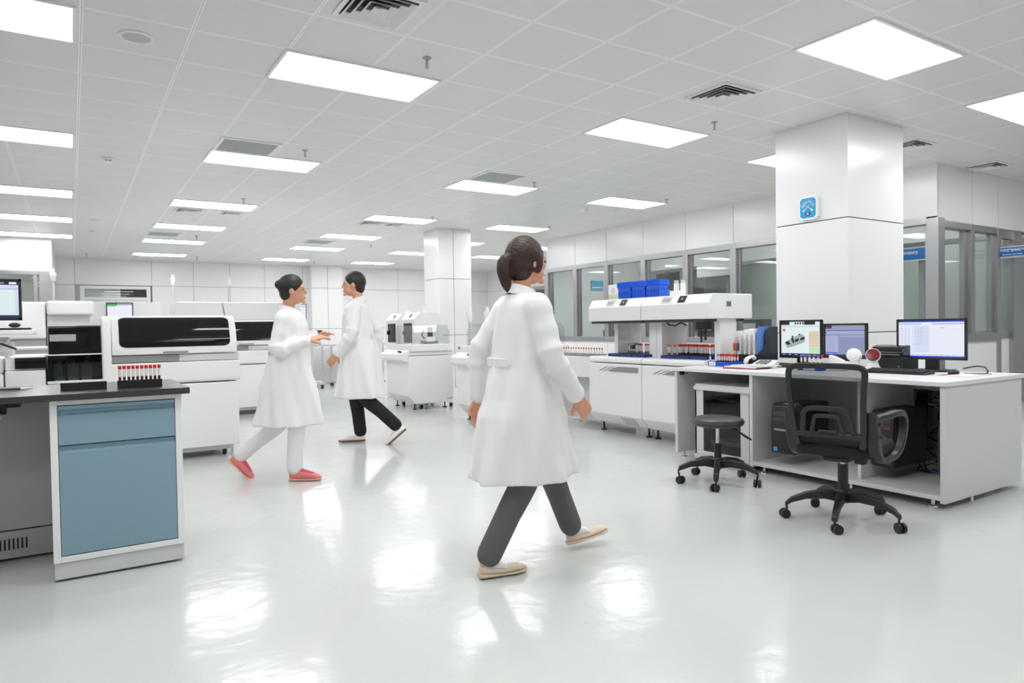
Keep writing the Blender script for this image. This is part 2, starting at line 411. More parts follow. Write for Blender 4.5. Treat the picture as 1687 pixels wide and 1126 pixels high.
copy_tree(first, (-2.4, 18.4, ZC), 'white light panel inside the small glazed office far left', group=GL)
copy_tree(first, (9.72, 2.72, ZC), 'unseen ceiling light added right of the picture edge to brighten the fascia', group=GL)  # unseen extra lamp, added to brighten the fascia at the right
copy_tree(first, (12.5, 1.8, ZC), 'white light panel over the corridor outside the glazed room door', group=GL)

def make_diffuser(sz):
    t = thing('air_diffuser', 'x', 'air vent'); h = sz / 2
    fr = MB(WHITE2)
    for a in ((-h, h, -h, -h + .03), (-h, h, h - .03, h), (-h, -h + .03, -h + .03, h - .03), (h - .03, h, -h + .03, h - .03)): fr.box(*a, -.014, 0)
    fr.build('frame', t)
    MB(BLACK).box(-h + .03, h - .03, -h + .03, h - .03, -.003, -.001).build('duct_opening', t)
    n = 4
    lv = MB(WHITE2)
    for i in range(n):
        a = (h - .03) * (1 - i / n) - .004; b = a - (h - .03) / n * .62
        ro = [Vector((sx * a, sy * a, -.026)) for sx, sy in ((-1, -1), (1, -1), (1, 1), (-1, 1))]
        ri = [Vector((sx * b, sy * b, -.004)) for sx, sy in ((-1, -1), (1, -1), (1, 1), (-1, 1))]
        ro2 = [v + Vector((0, 0, -.003)) for v in ro]; ri2 = [v + Vector((0, 0, -.003)) for v in ri]
        lv.loft([ro, ri, ri2, ro2], False, True)
    lv.build('louvre', t)
    return t
dspec = [(1.585, 3.89, .43, 'large square louvred vent at the top edge, nearest of the vents'),
         (4.625, 3.9, .44, 'square louvred ceiling vent left of the near square column'),
         (7.72, 4.0, .42, 'square louvred vent just right of the near column'),
         (9.63, 4.03, .4, 'square louvred vent above the glazed room door side'),
         (1.6, 11.85, .4, 'louvred vent below the fourth light, larger of the left pair'),
         (2.22, 11.85, .3, 'smaller louvred vent beside the larger one of the left pair'),
         (4.6, 11.78, .42, 'louvred vent before the middle column, larger of that pair'),
         (5.02, 11.78, .28, 'smaller louvred vent before the middle pillar'),
         (1.6, 19.35, .4, 'far louvred vent beside the farthest left light')]
dbase = {}
for x, y, s, lab in dspec:
    if s in dbase: copy_tree(dbase[s], (x, y, ZC), lab)
    else: dbase[s] = make_diffuser(s); dbase[s].location = (x, y, ZC); dbase[s]['label'] = lab
for o in [q for q in bpy.data.objects if q.name.startswith('air_diffuser')]: o['group'] = 'louvred air vents'
def make_return():
    t = thing('return_grille', 'x', 'air vent')
    fr = MB(WHITE2)
    for a in ((-.29, .29, -.28, -.25), (-.29, .29, .25, .28), (-.29, -.26, -.25, .25), (.26, .29, -.25, .25)): fr.box(*a, -.012, 0)
    fr.build('frame', t)
    g = MB(mat('grille_grey', (186, 191, 190), .5))
    g.box(-.26, .26, -.25, .25, -.003, 0)
    for k in range(24): g.box(-.26, .26, -.245 + k * .0208, -.235 + k * .0208, -.01, -.003)
    g.build('slats', t); return t
ret = make_return(); ret.location = (1.58, 7.52, ZC); ret['label'] = 'grey slatted return vent touching the third light above the blue cabinet'; ret['group'] = 'return vents'
for (x, y, l) in ((4.62, 7.5, 'grey slatted return vent touching the third light of the middle column'), (1.55, 14.9, 'grey slatted return vent far off between the left lights'), (4.55, 14.8, 'grey slatted return vent far off between the middle lights')):
    copy_tree(ret, (x, y, ZC), l)
def make_sprinkler():
    t = thing('sprinkler', 'x', 'sprinkler')
    MB(STEEL).lathe([(.032, 0), (.03, -.006), (.014, -.012), (.01, -.022)], n=14).build('escutcheon', t, smooth=True)
    b = MB(STEEL).cyl((0, 0, -.02), (0, 0, -.045), .006, n=8).lathe([(.004, -.068), (.017, -.07), (.017, -.073), (.004, -.075)], n=12)
    for s in (-1, 1): b.tube([(s * .005, 0, -.03), (s * .012, 0, -.048), (s * .003, 0, -.068)], .0025, 6)
    b.build('deflector', t)
    MB(REDLED).cyl((0, 0, -.045), (0, 0, -.066), .003, n=6).build('glass_bulb', t)
    return t
sp = make_sprinkler()
sps = [(2.17, 4.45, 'nearest, beyond the large vent at the top edge'), (2.14, 7.37, 'beside the third light of the left-centre column'), (5.19, 4.48, 'left of the near column beyond its vent'), (5.22, 7.54, 'right of the middle return vent'), (7.71, 7.59, 'right of the light before the glazed wall'), (2.14, 10.48, 'at the fourth left-centre light'), (5.27, 10.71, 'before the middle pillar'), (7.76, 10.73, 'at the far light near the glazed wall'), (5.76, 14.87, 'far off left of the middle pillar'), (2.14, 14.92, 'far off between left lights'), (.35, 19.28, 'near the back wall at left'), (2.74, 19.13, 'near the back wall left of centre'), (5.76, 19.22, 'near the back wall by the far column')]
for i, (x, y, l) in enumerate(sps):
    s = sp if i == 0 else copy_tree(sp)
    s.location = (x, y, ZC); s['label'] = 'small metal fire sprinkler head ' + l; s['group'] = 'fire sprinklers'
det = thing('smoke_detector', 'white smoke detector nearest, left of the third ceiling light', 'smoke detector', (.38, 8.73, ZC), group='smoke detectors')
MB(WHITE).lathe([(.06, 0), (.06, -.012), (.05, -.02), (.046, -.045), (.03, -.055), (.001, -.056)], n=24).build('housing', det, smooth=True)
MB(GREY).box(-.03, .03, -.047, -.04, -.04, -.03).build('vent_slot', det)
copy_tree(det, (.37, 14.86, ZC), 'white smoke detector farther back in the left lane of the ceiling')
copy_tree(det, (7.09, 8.82, ZC), 'white smoke detector near the glazed wall right of the middle')
spk = thing('ceiling_speaker', 'round white ceiling speaker near the top left corner', 'speaker', (.4, 5.08, ZC), group='ceiling speakers')
MB(WHITE2).lathe([(.105, 0), (.105, -.008), (.085, -.01), (.082, -.004)], n=32).build('rim', spk, smooth=True)
MB(mat('speaker_mesh', (196, 196, 194), .7)).lathe([(.083, -.002), (.083, -.006), (.001, -.0065)], n=32).build('mesh_cover', spk)
copy_tree(spk, (.37, 13.58, ZC), 'round white ceiling speaker far back in the left lane')
# ------------------------------------------------------------------ lab bench at the left
t = thing('bench_cabinet', 'white base cabinet with blue drawer and blue door under the black worktop', 'cabinet', (.18, 4.1, 0))
def L(o): return Vector(o.location)
mb = MB(WHITE2); x0, x1, y0, y1 = -.275, .275, -.29, .38
mb.box(x0, x0 + .02, y0, y1, .09, .843).box(x1 - .02, x1, y0, y1, .09, .843).box(x0, x1, y1 - .02, y1, .09, .843).box(x0 + .02, x1 - .02, y0, y1 - .02, .09, .11).box(x0 + .02, x1 - .02, y0, y1 - .02, .825, .843)
mb.box(x0, x0 + .03, y0 - .02, y0 - .001, .09, .843).box(x1 - .03, x1, y0 - .02, y0 - .001, .09, .843).box(x0 + .03, x1 - .03, y0 - .02, y0 - .001, .09, .118).box(x0 + .03, x1 - .03, y0 - .02, y0 - .001, .822, .843)
mb.build('body', t, bevel=.002)
MB(GREYW).box(x0 + .003, x1 - .003, y0 - .012, y1 - .02, .012, .088).build('plinth', t, bevel=.002)
dr = MB(BLUECAB).prism([(y0 - .018, .635), (y0 - .018, .775), (y0 - .003, .783), (y0 - .003, .797), (y0 - .018, .80), (y0 - .018, .818), (y0 + .01, .818), (y0 + .01, .635)], 'x', x0 + .032, x1 - .032).build('drawer', t, bevel=.002)
do = MB(BLUECAB).prism([(y0 - .018, .122), (y0 - .018, .603), (y0 - .002, .61), (y0 - .002, .63), (y0 + .01, .63), (y0 + .01, .122)], 'x', x0 + .032, x1 - .032).build('door', t, bevel=.002)
wt = tag(MB(BLACKTOP).box(-2.2, .49, 3.75, 4.5, .845, .876).build('worktop', bevel=.003), 'black lab worktop lying over the blue-fronted cabinet', 'worktop')
t = thing('bench_cabinet', 'white base cabinet at the left end of the black worktop', 'cabinet', (-1.6, 4.1, 0))
MB(WHITE2).box(-.3, .3, -.3, .38, .09, .843).build('body', t, bevel=.003)
MB(GREYW).box(-.29, .29, -.29, .36, .012, .088).build('plinth', t)
# dark cabinet under the bench
t = thing('equipment_base', 'plain grey equipment base with vent slots standing behind under the bench', 'cabinet', (-.55, 4.6, 0))
MB(mat('grey_steel_panel', (176, 176, 175), .5)).box(-.44, .445, -.3, .2, .16, .84).build('body', t, bevel=.003)
lo = MB(mat('grey_steel_panel', (0, 0, 0))).box(-.44, .445, -.3, .2, .015, .153).build('lower_panel', t, bevel=.003)
vs = MB(BLACK)
for k in range(8): vs.box(.2 + .018 * k, .208 + .018 * k, -.302, -.298, .06, .115)
vs.build('vent_slots', lo)
t = thing('keyboard_tray', 'white pull-out tray hung under the black worktop at the left edge', 'tray', (-.5, 4.0, .76))
MB(WHITE).box(-.3, .22, -.15, .2, 0, .03).build('tray_top', t, bevel=.012, seg=3)
MB(BLACK).box(.19, .235, -.05, .0, .02, .085).build('bracket', t, bevel=.003)
MB(BLACK).box(.236, .29, -.03, .0, .05, .085).build('bracket', t, bevel=.003)
MB(BLACK).box(-.29, -.25, -.05, .0, .02, .085).build('bracket', t, bevel=.003)

# ------------------------------------------------------------------ tubes and racks
def make_tube(cap=REDCAP, fill=BLOOD, h=.1, parts=True, name='blood_tube', label='x', n=10, lab=True):
    if parts:
        t = thing(name, label, 'blood tube')
        g = MB(fill).lathe([(.001, 0), (.004, .001), (.006, .006), (.006, .048)], n=n)
        g.m(SERUM if fill is BLOOD else fill).lathe([(.006, .048), (.006, .062)], n=n)
        g.m(CLEAR).lathe([(.006, .062), (.0062, h - .012)], n=n)
        g.build('glass_tube', t, smooth=True)
        if lab: MB(TUBEG).lathe([(.0068, .044), (.0068, h - .022)], n=n).build('paper_label', t, smooth=True)
        MB(cap).lathe([(.0078, h - .018), (.0082, h - .017), (.0082, h - .001), (.007, h)], n=n).build('cap', t, smooth=True)
        return t
    g = MB(fill).lathe([(.001, 0), (.006, .004), (.006, .022)], n=8).m(TUBEG).lathe([(.0064, .022), (.0064, h - .018)], n=8).m(cap).lathe([(.0082, h - .018), (.0082, h)], n=8)
    o = g.build(name, smooth=True); return tag(o, label, 'blood tube')
def rack_black(x, y, z, n, wdt, label, full):
    t = thing('tube_rack', label, 'tube rack', (x, y, z))
    pit = wdt / n
    mb = MB(BLACK); d = .011
    mb.box(-wdt / 2, wdt / 2, -.014, .014, 0, .01).box(-wdt / 2, wdt / 2, -.014, -d, .01, .036).box(-wdt / 2, wdt / 2, d, .014, .01, .036)
    for k in range(n + 1): mb.box(-wdt / 2 + k * pit - .0022, -wdt / 2 + k * pit + .0022, -d, d, .01, .036)
    mb.build('body', t, bevel=.0012)
    MB(BLACK).box(-wdt / 2 - .002, wdt / 2 + .002, -.017, .017, -.0005, .008).build('foot_rail', t, bevel=.001)
    if not full:
        p = MB(TUBEG)
        for k in range(n): p.box(-wdt / 2 + k * pit + .004, -wdt / 2 + (k + 1) * pit - .004, -.009, .009, .02, .0385)
        p.build('slot_labels', t)
    return t
ZB = .8765
rack_black(.045, 3.995, ZB, 10, .19, 'empty low black tube rack lying left of the filled one on the worktop', False)
rack_black(.287, 3.965, ZB, 10, .196, 'low black tube rack filled with red-capped tubes on the worktop', True)
tb = None
for k in range(10):
    loc = (.287 - .098 + .0196 * (k + .5), 3.965, ZB + .0105)
    if tb is None:
        tb = make_tube(label='red-capped blood tube standing in the black rack on the black worktop'); tb['group'] = 'tubes in the black rack'; tb.location = loc
    else: copy_tree(tb, loc, rz=k * .7)
tag(MB(DARK).tube([(-.33, 4.2, ZB + .006), (-.22, 4.19, ZB + .006)], [.005, .006], 8).m(WHITE).tube([(-.22, 4.19, ZB + .006), (-.17, 4.185, ZB + .006)], [.006, .003], 8).build('pen', smooth=True), 'small dark pen lying on the black worktop near the left edge', 'pen')

# ------------------------------------------------------------------ black-window analyzers
def make_analyzer(loc, label):
    t = thing('chemistry_analyzer', label, 'analyzer', loc)       # local: x 0..1.05 main, y 0..1 back, front at y=0
    MB(WHITE).box(0, 1.05, .0, .95, .1, .69).build('lower_cabinet', t, bevel=.012, seg=3)
    MB(WHITE).prism([(0, .7), (-.02, .72), (-.02, .885), (.0, .89), (.95, .89), (.95, .7)], 'x', -.0, 1.06).build('upper_cabinet', t, bevel=.01, seg=3)
    MB(GREY).box(.02, .55, -.012, .9, .893, .955).m(GREYW).box(.55, 1.05, -.012, .9, .893, .955).build('trim_band', t, bevel=.004)
    prof = [(-.03, .96), (-.034, 1.0), (-.033, 1.03), (-.027, 1.08), (-.014, 1.13), (.003, 1.175), (.026, 1.22), (.052, 1.255), (.085, 1.283), (.13, 1.3), (.5, 1.31), (.88, 1.3), (.92, 1.24), (.92, .96)]
    lid = MB(WHITE).prism(prof, 'x', .03, 1.035).build('lid', t, bevel=.012, seg=3)
    # black window following the lid's front curve, rounded corners
    seg = prof[1:10]; S = [0]
    for a, b in zip(seg, seg[1:]): S.append(S[-1] + math.hypot(b[0] - a[0], b[1] - a[1]))
    def at(s):
        for i in range(len(S) - 1):
            if s <= S[i + 1] or i == len(S) - 2:
                u = (s - S[i]) / (S[i + 1] - S[i]); y = seg[i][0] + u * (seg[i + 1][0] - seg[i][0]); z = seg[i][1] + u * (seg[i + 1][1] - seg[i][1])
                nx, nz = -(seg[i + 1][1] - seg[i][1]), (seg[i + 1][0] - seg[i][0]); l = math.hypot(nx, nz)
                return y + nx / l * .005, z + nz / l * .005
    s0, s1 = .025, S[-1] - .05; rad = .045; rows = []
    N = 26
    for i in range(N + 1):
        s = s0 + (s1 - s0) * i / N; e = min(s - s0, s1 - s); ins = 0
        if e < rad: ins = rad - math.sqrt(max(0, rad * rad - (rad - e) ** 2))
        y, z = at(s); rows.append([(.085 + ins, y, z), (.975 - ins, y, z)])
    wb = MB(SMOKE)
    for a, b in zip(rows, rows[1:]): wb.quad(a[0], a[1], b[1], b[0])
    wb.build('dark_window', lid, smooth=True)
    MB(GREY).box(.42, .62, -.042, -.02, .968, .985).build('handle', lid, bevel=.003)
    MB(WHITE).prism([(-.02, .7), (-.03, 1.1), (.02, 1.26), (.08, 1.3), (.9, 1.3), (.9, .7)], 'x', -.045, .03).build('side_cheek', t, bevel=.02, seg=3)
    # smoked cover module on the left
    MB(WHITE).box(-.43, -.03, .0, .9, .1, .745).box(-.43, -.03, .3, .9, .745, 1.2).build('reagent_module', t, bevel=.008)
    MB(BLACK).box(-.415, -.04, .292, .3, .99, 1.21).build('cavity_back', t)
    c = MB(glass('smoked_lid_glass', (.3, .31, .32), refl=.9)).prism([(-.01, .985), (.035, 1.2), (.055, 1.222), (.3, 1.222), (.3, .985)], 'x', -.42, -.035).build('smoked_lid', t, bevel=.012)
    MB(DARK).box(-.41, -.045, .05, .29, 1.0, 1.03).box(-.33, -.16, .12, .2, 1.03, 1.15).box(-.32, -.14, .1, .2, 1.13, 1.16).box(-.36, -.12, .04, .06, 1.0, 1.012).build('sample_arm', t, bevel=.003)
    d = MB(SMOKEDOOR).box(-.425, -.03, -.012, -.004, .77, .975).build('smoked_door', t, bevel=.003)
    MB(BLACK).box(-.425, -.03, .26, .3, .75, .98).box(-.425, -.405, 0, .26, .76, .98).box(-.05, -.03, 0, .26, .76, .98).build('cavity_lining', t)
    for k in range(3):
        b = MB(mat('bottle_blue_grey', (150, 160, 166), .4)).box(-.385 + .095 * k, -.305 + .095 * k, .04, .14, .757, .9).cyl((-.345 + .095 * k, .09, .9), (-.345 + .095 * k, .09, .93), .02, n=12)
        bo = b.build('reagent_bottle', t, bevel=.008)
        MB(WHITE).box(-.38 + .095 * k, -.31 + .095 * k, .037, .039, .765, .79).m(REDLED).box(-.37 + .095 * k, -.362 + .095 * k, .036, .039, .835, .843).build('bottle_label', bo)
    MB(WHITE).box(-.43, -.03, -.014, .0, .745, .765).box(-.43, -.03, -.012, .26, .975, .985).build('module_ledge', t, bevel=.002)
    # outer left module with small dark window
    MB(WHITE).box(-.71, -.44, .0, .85, .1, .86).box(-.71, -.44, .03, .85, .86, .975).build('sampler_module', t, bevel=.01)
    MB(SMOKE).box(-.645, -.436, .0, .02, .875, .965).build('dark_window', t, bevel=.004)
    MB(WHITE).box(-.95, -.72, .0, .85, .1, .84).box(-.95, -.72, .06, .85, .84, .97).build('buffer_module', t, bevel=.02, seg=3)
    MB(GREYW).box(-.95, 1.0, .05, .9, .06, .1).build('base_frame', t)
    for x in (-.85, .05, .93):
        for y in (.12, .8):
            f = MB(mat('foot_pinkgrey', (196, 190, 186), .5)).cyl((x + .06, y - .06, 0), (x + .06, y - .06, .012), .026).cyl((x + .06, y - .06, .012), (x + .06, y - .06, .1), .009, n=8).build('levelling_foot', t)
            MB(BLACK).cyl((x - .015, y, .035), (x + .015, y, .035), .035, n=18).m(STEEL).box(x - .02, x + .02, y - .01, y + .01, .04, .07).build('caster', t)
    return t
an = make_analyzer((.255, 6.78, 0), 'white analyzer with long black curved window and smoked bottle module behind the worktop')
copy_tree(an, (1.5, 9.95, 0), 'second white analyzer with black window, partly hidden behind the front one')
# raised covers behind
t = thing('analyzer_tower', 'tall white cabinet with sloped top and seam behind the two black-windowed analyzers', 'analyzer', (2.1, 11.3, 0))
MB(WHITE).prism([(-.85, 0), (-.85, 1.34), (-.8, 1.6), (-.18, 1.6), (-.14, 1.34), (-.14, 0)], 'y', -.2, .5).build('left_hood', t, bevel=.015, seg=3)
MB(WHITE).prism([(-.13, 0), (-.13, 1.34), (-.17, 1.6), (1.0, 1.6), (1.0, 0)], 'y', -.2, .5).build('right_hood', t, bevel=.015, seg=3)
MB(GREYW).box(-.84, .98, -.215, -.2, .3, 1.33).build('front_panel', t)
t = thing('analyzer', 'white stepped-cover analyzer standing between the left monitor and the smoked module', 'analyzer', (-.2, 9.5, 0))
MB(WHITE).prism([(-.42, 1.1), (-.42, 1.16), (-.4, 1.3), (-.36, 1.51), (.4, 1.51), (.4, 1.1)], 'x', -.75, -.035).build('left_cover', t, bevel=.02, seg=3)
MB(GREYW).box(-.75, -.035, -.38, .4, 0, 1.1).build('left_body', t, bevel=.01)
MB(BLACK).box(-.75, -.03, -.385, -.3, .985, 1.0).build('black_strip', t)  # thin black strip across the front of the left body
MB(WHITE).prism([(-.45, 1.36), (-.45, 1.52), (.4, 1.52), (.4, 1.36)], 'x', -.025, .42).build('right_cover', t, bevel=.03, seg=4)
MB(GREYW).box(-.025, .38, -.4, .4, 0, 1.36).build('right_body', t, bevel=.01)
MB(DARK).ell((.03, -.41, 1.04), (.05, .01, .08)).build('dark_knob', t, smooth=True)
t = thing('counter', 'low white equipment counter running behind the smoked analyzer module', 'counter', (-.3, 8.3, 0))
MB(WHITE).box(-1.2, .5, -.35, .35, 1.0, 1.03).build('counter_top', t, bevel=.008)
MB(GREYW).box(-1.18, .48, -.33, .33, 0, 1.0).build('counter_body', t)
tag(MB(WHITE2).box(-.9, 1.28, 13.0, 13.5, 0, 1.66).build('storage_cabinet', bevel=.01), 'tall plain white cabinet before the back wall door', 'cabinet')

# ------------------------------------------------------------------ monitors
def screen_dark(mb, rects, x, y, z, M): pass
def make_monitor(name, label, w, h, loc, rz, paint, bez=.016, stand=.09, group=None, foot=True, zoff=0):
    """screen faces local -y; base at local z=0"""
    t = thing(name, label, 'monitor', loc, rz, group)
    z0 = stand; hw = w / 2
    mb = MB(BLACKS)
    mb.box(-hw, hw, -.012, .012, z0, z0 + bez * 1.25).box(-hw, hw, -.012, .012, z0 + h - bez, z0 + h).box(-hw, -hw + bez, -.012, .012, z0, z0 + h).box(hw - bez, hw, -.012, .012, z0, z0 + h)
    fr = mb.build('bezel', t, bevel=.002)
    MB(BLACK).box(-hw + .005, hw - .005, -.002, .03, z0 + .005, z0 + h - .005).box(-hw * .6, hw * .6, .03, .05, z0 + h * .2, z0 + h * .8).build('back_shell', t, bevel=.008)
    sw, sh = w - 2 * bez, h - 2.25 * bez; sx, sz = -hw + bez, z0 + bez * 1.25
    s = MB()
    for k, (m_, a, b, c, d) in enumerate(paint):     # fractions, later ones lie in front by a hair
        s.m(m_); y = -.0045 - .0002 * k
        s.quad((sx + a * sw, y, sz + c * sh), (sx + b * sw, y, sz + c * sh), (sx + b * sw, y, sz + d * sh), (sx + a * sw, y, sz + d * sh))
    s.build('screen', t)
    if foot:
        MB(BLACK).box(-.045, .045, .01, .04, .012, z0 + h * .4).build('stand_neck', t, bevel=.004)
        MB(BLACK).prism([(p[0], p[1] + .02) for p in rrect(.24, .17, .04)], 'z', 0, .014).build('stand_base', t, bevel=.003)
    return t
def em(name, rgb, e=.95):
    m = mat('screen_' + name, rgb, .3, emit=e); m.node_tree.nodes['Principled BSDF'].inputs['Base Color'].default_value = (.01, .01, .012, 1); return m
sW, sB, sL, sD = em('white', (236, 240, 252)), em('blue', (30, 70, 220)), em('pale', (214, 222, 246)), em('navy', (28, 48, 96))
sG, sGr, sOr, sTan, sMint = em('green', (40, 160, 90)), em('grey', (150, 156, 176)), em('orange', (226, 120, 60)), em('tan', (226, 204, 178)), em('mint', (196, 232, 190))
sPer, sPl, sIce, sK = em('periwinkle', (138, 146, 186)), em('lilac', (168, 178, 214)), em('ice', (226, 242, 240)), em('black', (30, 34, 40))
sRd = em('red', (200, 50, 60))
p_ice = [(sIce, 0, 1, 0, 1), (sK, 0, .22, .91, 1), (sIce, .23, .36, .91, .99), (sK, .6, .88, .91, 1), (sGr, 0, 1, .855, .865), (sOr, .04, .11, .72, .8), (sTan, .72, .97, .44, .72), (sTan, .72, .97, .36, .43), (sMint, .72, .97, .08, .26), (sTan, .72, .97, .27, .35), (sD, 0, 1, 0, .075)]
p_ice += [(sK, .36 + .065 * i, .4 + .065 * i, .925, .985) for i in range(4)] + [(sGr, .73, .96, .15 + .075 * i, .155 + .075 * i) for i in range(7)] + [(sW, .05 + .16 * i, .1 + .16 * i, .03, .045) for i in range(6)]
p_per = [(sPer, 0, 1, 0, 1), (sGr, 0, 1, .85, 1), (sD, 0, .16, .9, 1), (sRd, .02, .06, .93, .97), (sB, .04, .98, .82, .84), (sPl, .04, .98, .72, .815), (sGr, 0, 1, .67, .70), (sPl, .0, .33, .1, .66), (sB, .0, .32, .09, .115), (sD, 0, 1, 0, .05), (sPl, .38, .98, .62, .65)]
p_per += [(sPer, .04 + .06 * i, .045 + .06 * i, .72, .815) for i in range(16)] + [(sPer, .1, .26, .16 + .05 * i, .168 + .05 * i) for i in range(9)]
p_list = [(sW, 0, 1, 0, 1), (sB, 0, 1, .965, 1), (sW, .0, .4, .935, .963), (sPl, 0, 1, .9, .93), (sW, .36, .52, .89, .935), (sB, 0, 1, 0, .035), (sG, 0, .06, 0, .035), (sL, 0, 1, .055, .075), (sL, .24, .48, .12, .86)]
p_list += [(sPl, .5, .98, .12 + .035 * i, .122 + .035 * i) for i in range(20)] + [(sL, .05 + .055 * i, .07 + .055 * i, .1, .86) for i in range(4)] + [(sPl, .25 + .03 * (i % 3), .34 + .04 * (i % 3), .36 + .03 * i, .366 + .03 * i) for i in range(15)] + [(sPl, .02, .2, .12 + .025 * i, .124 + .025 * i) for i in range(28)] + [(sPl, .24, .48, .34, .345), (sGr, .66, .72, .8, .815)] + [(sGr, .02 + .09 * i, .08 + .09 * i, .058, .07) for i in range(10)]
p_left = [(sL, 0, 1, 0, 1), (sK, 0, 1, .9, 1), (sPl, 0, 1, .78, .8), (sD, 0, 1, 0, .06), (sW, .85, .97, .92, .98), (sIce, .02, .94, .08, .76)] + [(sPl, .02, .94, .12 + .05 * i, .124 + .05 * i) for i in range(12)] + [(sPl, .3, .305, .08, .76), (sGr, .4, .47, .93, .97), (sGr, .55, .62, .93, .97), (sGr, .7, .77, .93, .97)]
p_green = [(sW, 0, 1, 0, 1), (sG, 0, .4, .9, 1), (sGr, .4, 1, .93, .99), (sGr, .03, .3, .85, .87), (sRd, .7, .74, .1, .13), (sGr, .75, .88, .1, .13)]

# left work station: trolley with tray, monitor and arm gear
t = thing('instrument_stand', 'white instrument stand with tray and cables under the left edge monitor', 'stand', (-.55, 6.1, 0))
MB(WHITE).prism(rrect(.66, .42, .05), 'z', 1.15, 1.185).build('tray', t, bevel=.006)
MB(WHITE).cyl((0, .05, .05), (0, .05, 1.15), .04).build('post', t, smooth=True)
MB(WHITE).box(-.25, .25, -.2, .25, .0, .05).build('base', t, bevel=.02)
MB(WHITE).box(.06, .2, -.06, .1, 1.0, 1.1).build('junction_box', t, bevel=.012)
hs = MB(mat('clear_hose', (220, 224, 226), .15))
for k in range(3): hs.tube([(-.05 + .09 * k + .06 * math.sin(u * .9), -.13 - .05 * math.sin(u * .8), 1.145 - .16 * u / 8 - .02 * math.sin(u * 1.3 + k)) for u in range(9)], .009, 8)
hs.build('hose', t, smooth=True)
MB(BLACK).tube([(.0, -.1, 1.14), (.05, -.18, 1.1), (.14, -.2, 1.09), (.22, -.15, 1.05)], .007, 6).build('cable', t, smooth=True)
make_monitor('monitor', 'flat monitor with pale blue table on screen cut by the left edge', .40, .3, (-.5, 6.14, 1.186), 0, p_left, bez=.018, stand=.07)
tag(MB(BLACK).box(-.62, -.24, 5.93, 6.0, 1.1855, 1.2).build('keyboard', bevel=.004), 'thin dark keyboard on the tray below the left edge monitor', 'keyboard')
tag(MB(BLACKS).ell((-.335, 5.945, 1.219), (.035, .028, .018)).build('mouse', smooth=True), 'black mouse on the keyboard below the left edge monitor', 'mouse')
make_monitor('monitor', 'small far monitor with green title bar behind the black-windowed analyzer', .38, .4, (.66, 12.7, .8706), 0, p_green, stand=.375)
t = thing('side_table', 'small white table under the far green-barred monitor', 'table', (.66, 12.7, 0))
MB(WHITE2).box(-.3, .3, -.2, .25, .84, .87).build('tabletop', t, bevel=.004)
for x in (-.27, .27):
    for y in (-.17, .22): MB(GREYW).box(x - .02, x + .02, y - .02, y + .02, 0, .84).build('leg', t)

# ------------------------------------------------------------------ automation modules in the middle
def make_module(loc, w, d, label, chute=True):
    t = thing('automation_module', label, 'lab machine', loc)   # local origin: near corner on the floor; +x along right face, +y along left face
    MB(WHITE2).prism([(-.0, .2), (.1, .085), (w, .085), (w, .765), (0, .765)], 'y', .0, d).build('lower_cabinet', t, bevel=.008)
    MB(WHITE2).box(.0, w, .0, d, .772, .82).build('middle_band', t, bevel=.006)
    MB(WHITE).prism([(-.1, .72), (-.06, .69), (.02, .69), (.02, .845), (.0, .845), (-.1, .79)], 'y', .02, d - .02).build('console', t, bevel=.006)
    MB(BLACK).box(-.07, -.05, .12, .15, .81, .835).box(-.06, -.03, .2, .24, .815, .84).build('control_knobs', t)
    MB(WHITE).box(.05, w + .0, -.015, d, .825, .925).build('deck', t, bevel=.008)
    b = MB(CLEAR); g = .006
    hx0, hx1, hz = .12, w - .02, 1.2
    pr = [(.05, .925), (.05, 1.1), (.12, hz), (d - .12, hz), (d - .05, 1.1), (d - .05, .925)]
    for p, q in zip(pr, pr[1:]):
        b.loft([[Vector((hx0, p[0], p[1])), Vector((hx1, p[0], p[1])), Vector((hx1, p[0] + .004, p[1] - .004)), Vector((hx0, p[0] + .004, p[1] - .004))], [Vector((hx0, q[0], q[1])), Vector((hx1, q[0], q[1])), Vector((hx1, q[0] + .004, q[1] - .004)), Vector((hx0, q[0] + .004, q[1] - .004))]])
    b.prism(pr, 'x', hx0, hx0 + g).prism(pr, 'x', hx1 - g, hx1)
    b.build('clear_cover', t)
    a = MB(DARK).box(w * .68, w * .68 + .07, d * .4, d * .4 + .06, .97, 1.17).build('gripper_arm', t, bevel=.015)
    MB(GREY).box(w * .55, w * .68 + .14, d * .38, d * .52, .926, .97).m(WHITE).box(w * .6, w * .8, d * .34, d * .4, .96, 1.03).m(REDLED).box(w * .75, w * .79, d * .33, d * .345, .95, .965).build('gripper_base', t)
    MB(BLACK).tube([(w * .6, d * .45, 1.1), (w * .54, d * .4, 1.12), (w * .52, d * .4, 1.05), (w * .58, d * .4, 1.0)], .008, 6).build('cable_loop', t)
    for x, y in ((.12, .08), (w - .1, .08), (.12, d - .1), (w - .1, d - .1)):
        MB(BLACK).cyl((x, y, 0), (x, y, .014), .03).cyl((x, y, .014), (x, y, .1), .01, n=8).build('levelling_foot', t)
        MB(BLACK).cyl((x + .1, y + .03, .03), (x + .13, y + .03, .03), .03, n=16).build('caster', t)
    MB(GREY).box(w - .1, w - .03, -.003, .001, .13, .14).m(REDLED).box(w - .035, w - .02, -.003, .001, .145, .155).build('maker_mark', t)
    return t
make_module((3.97, 8.9, 0), .70, .8, 'white machine block with clear cover just left of the square middle pillar')
make_module((4.08, 7.05, 0), 1.3, .62, 'longer white machine block with clear cover, nearer and right of the other')
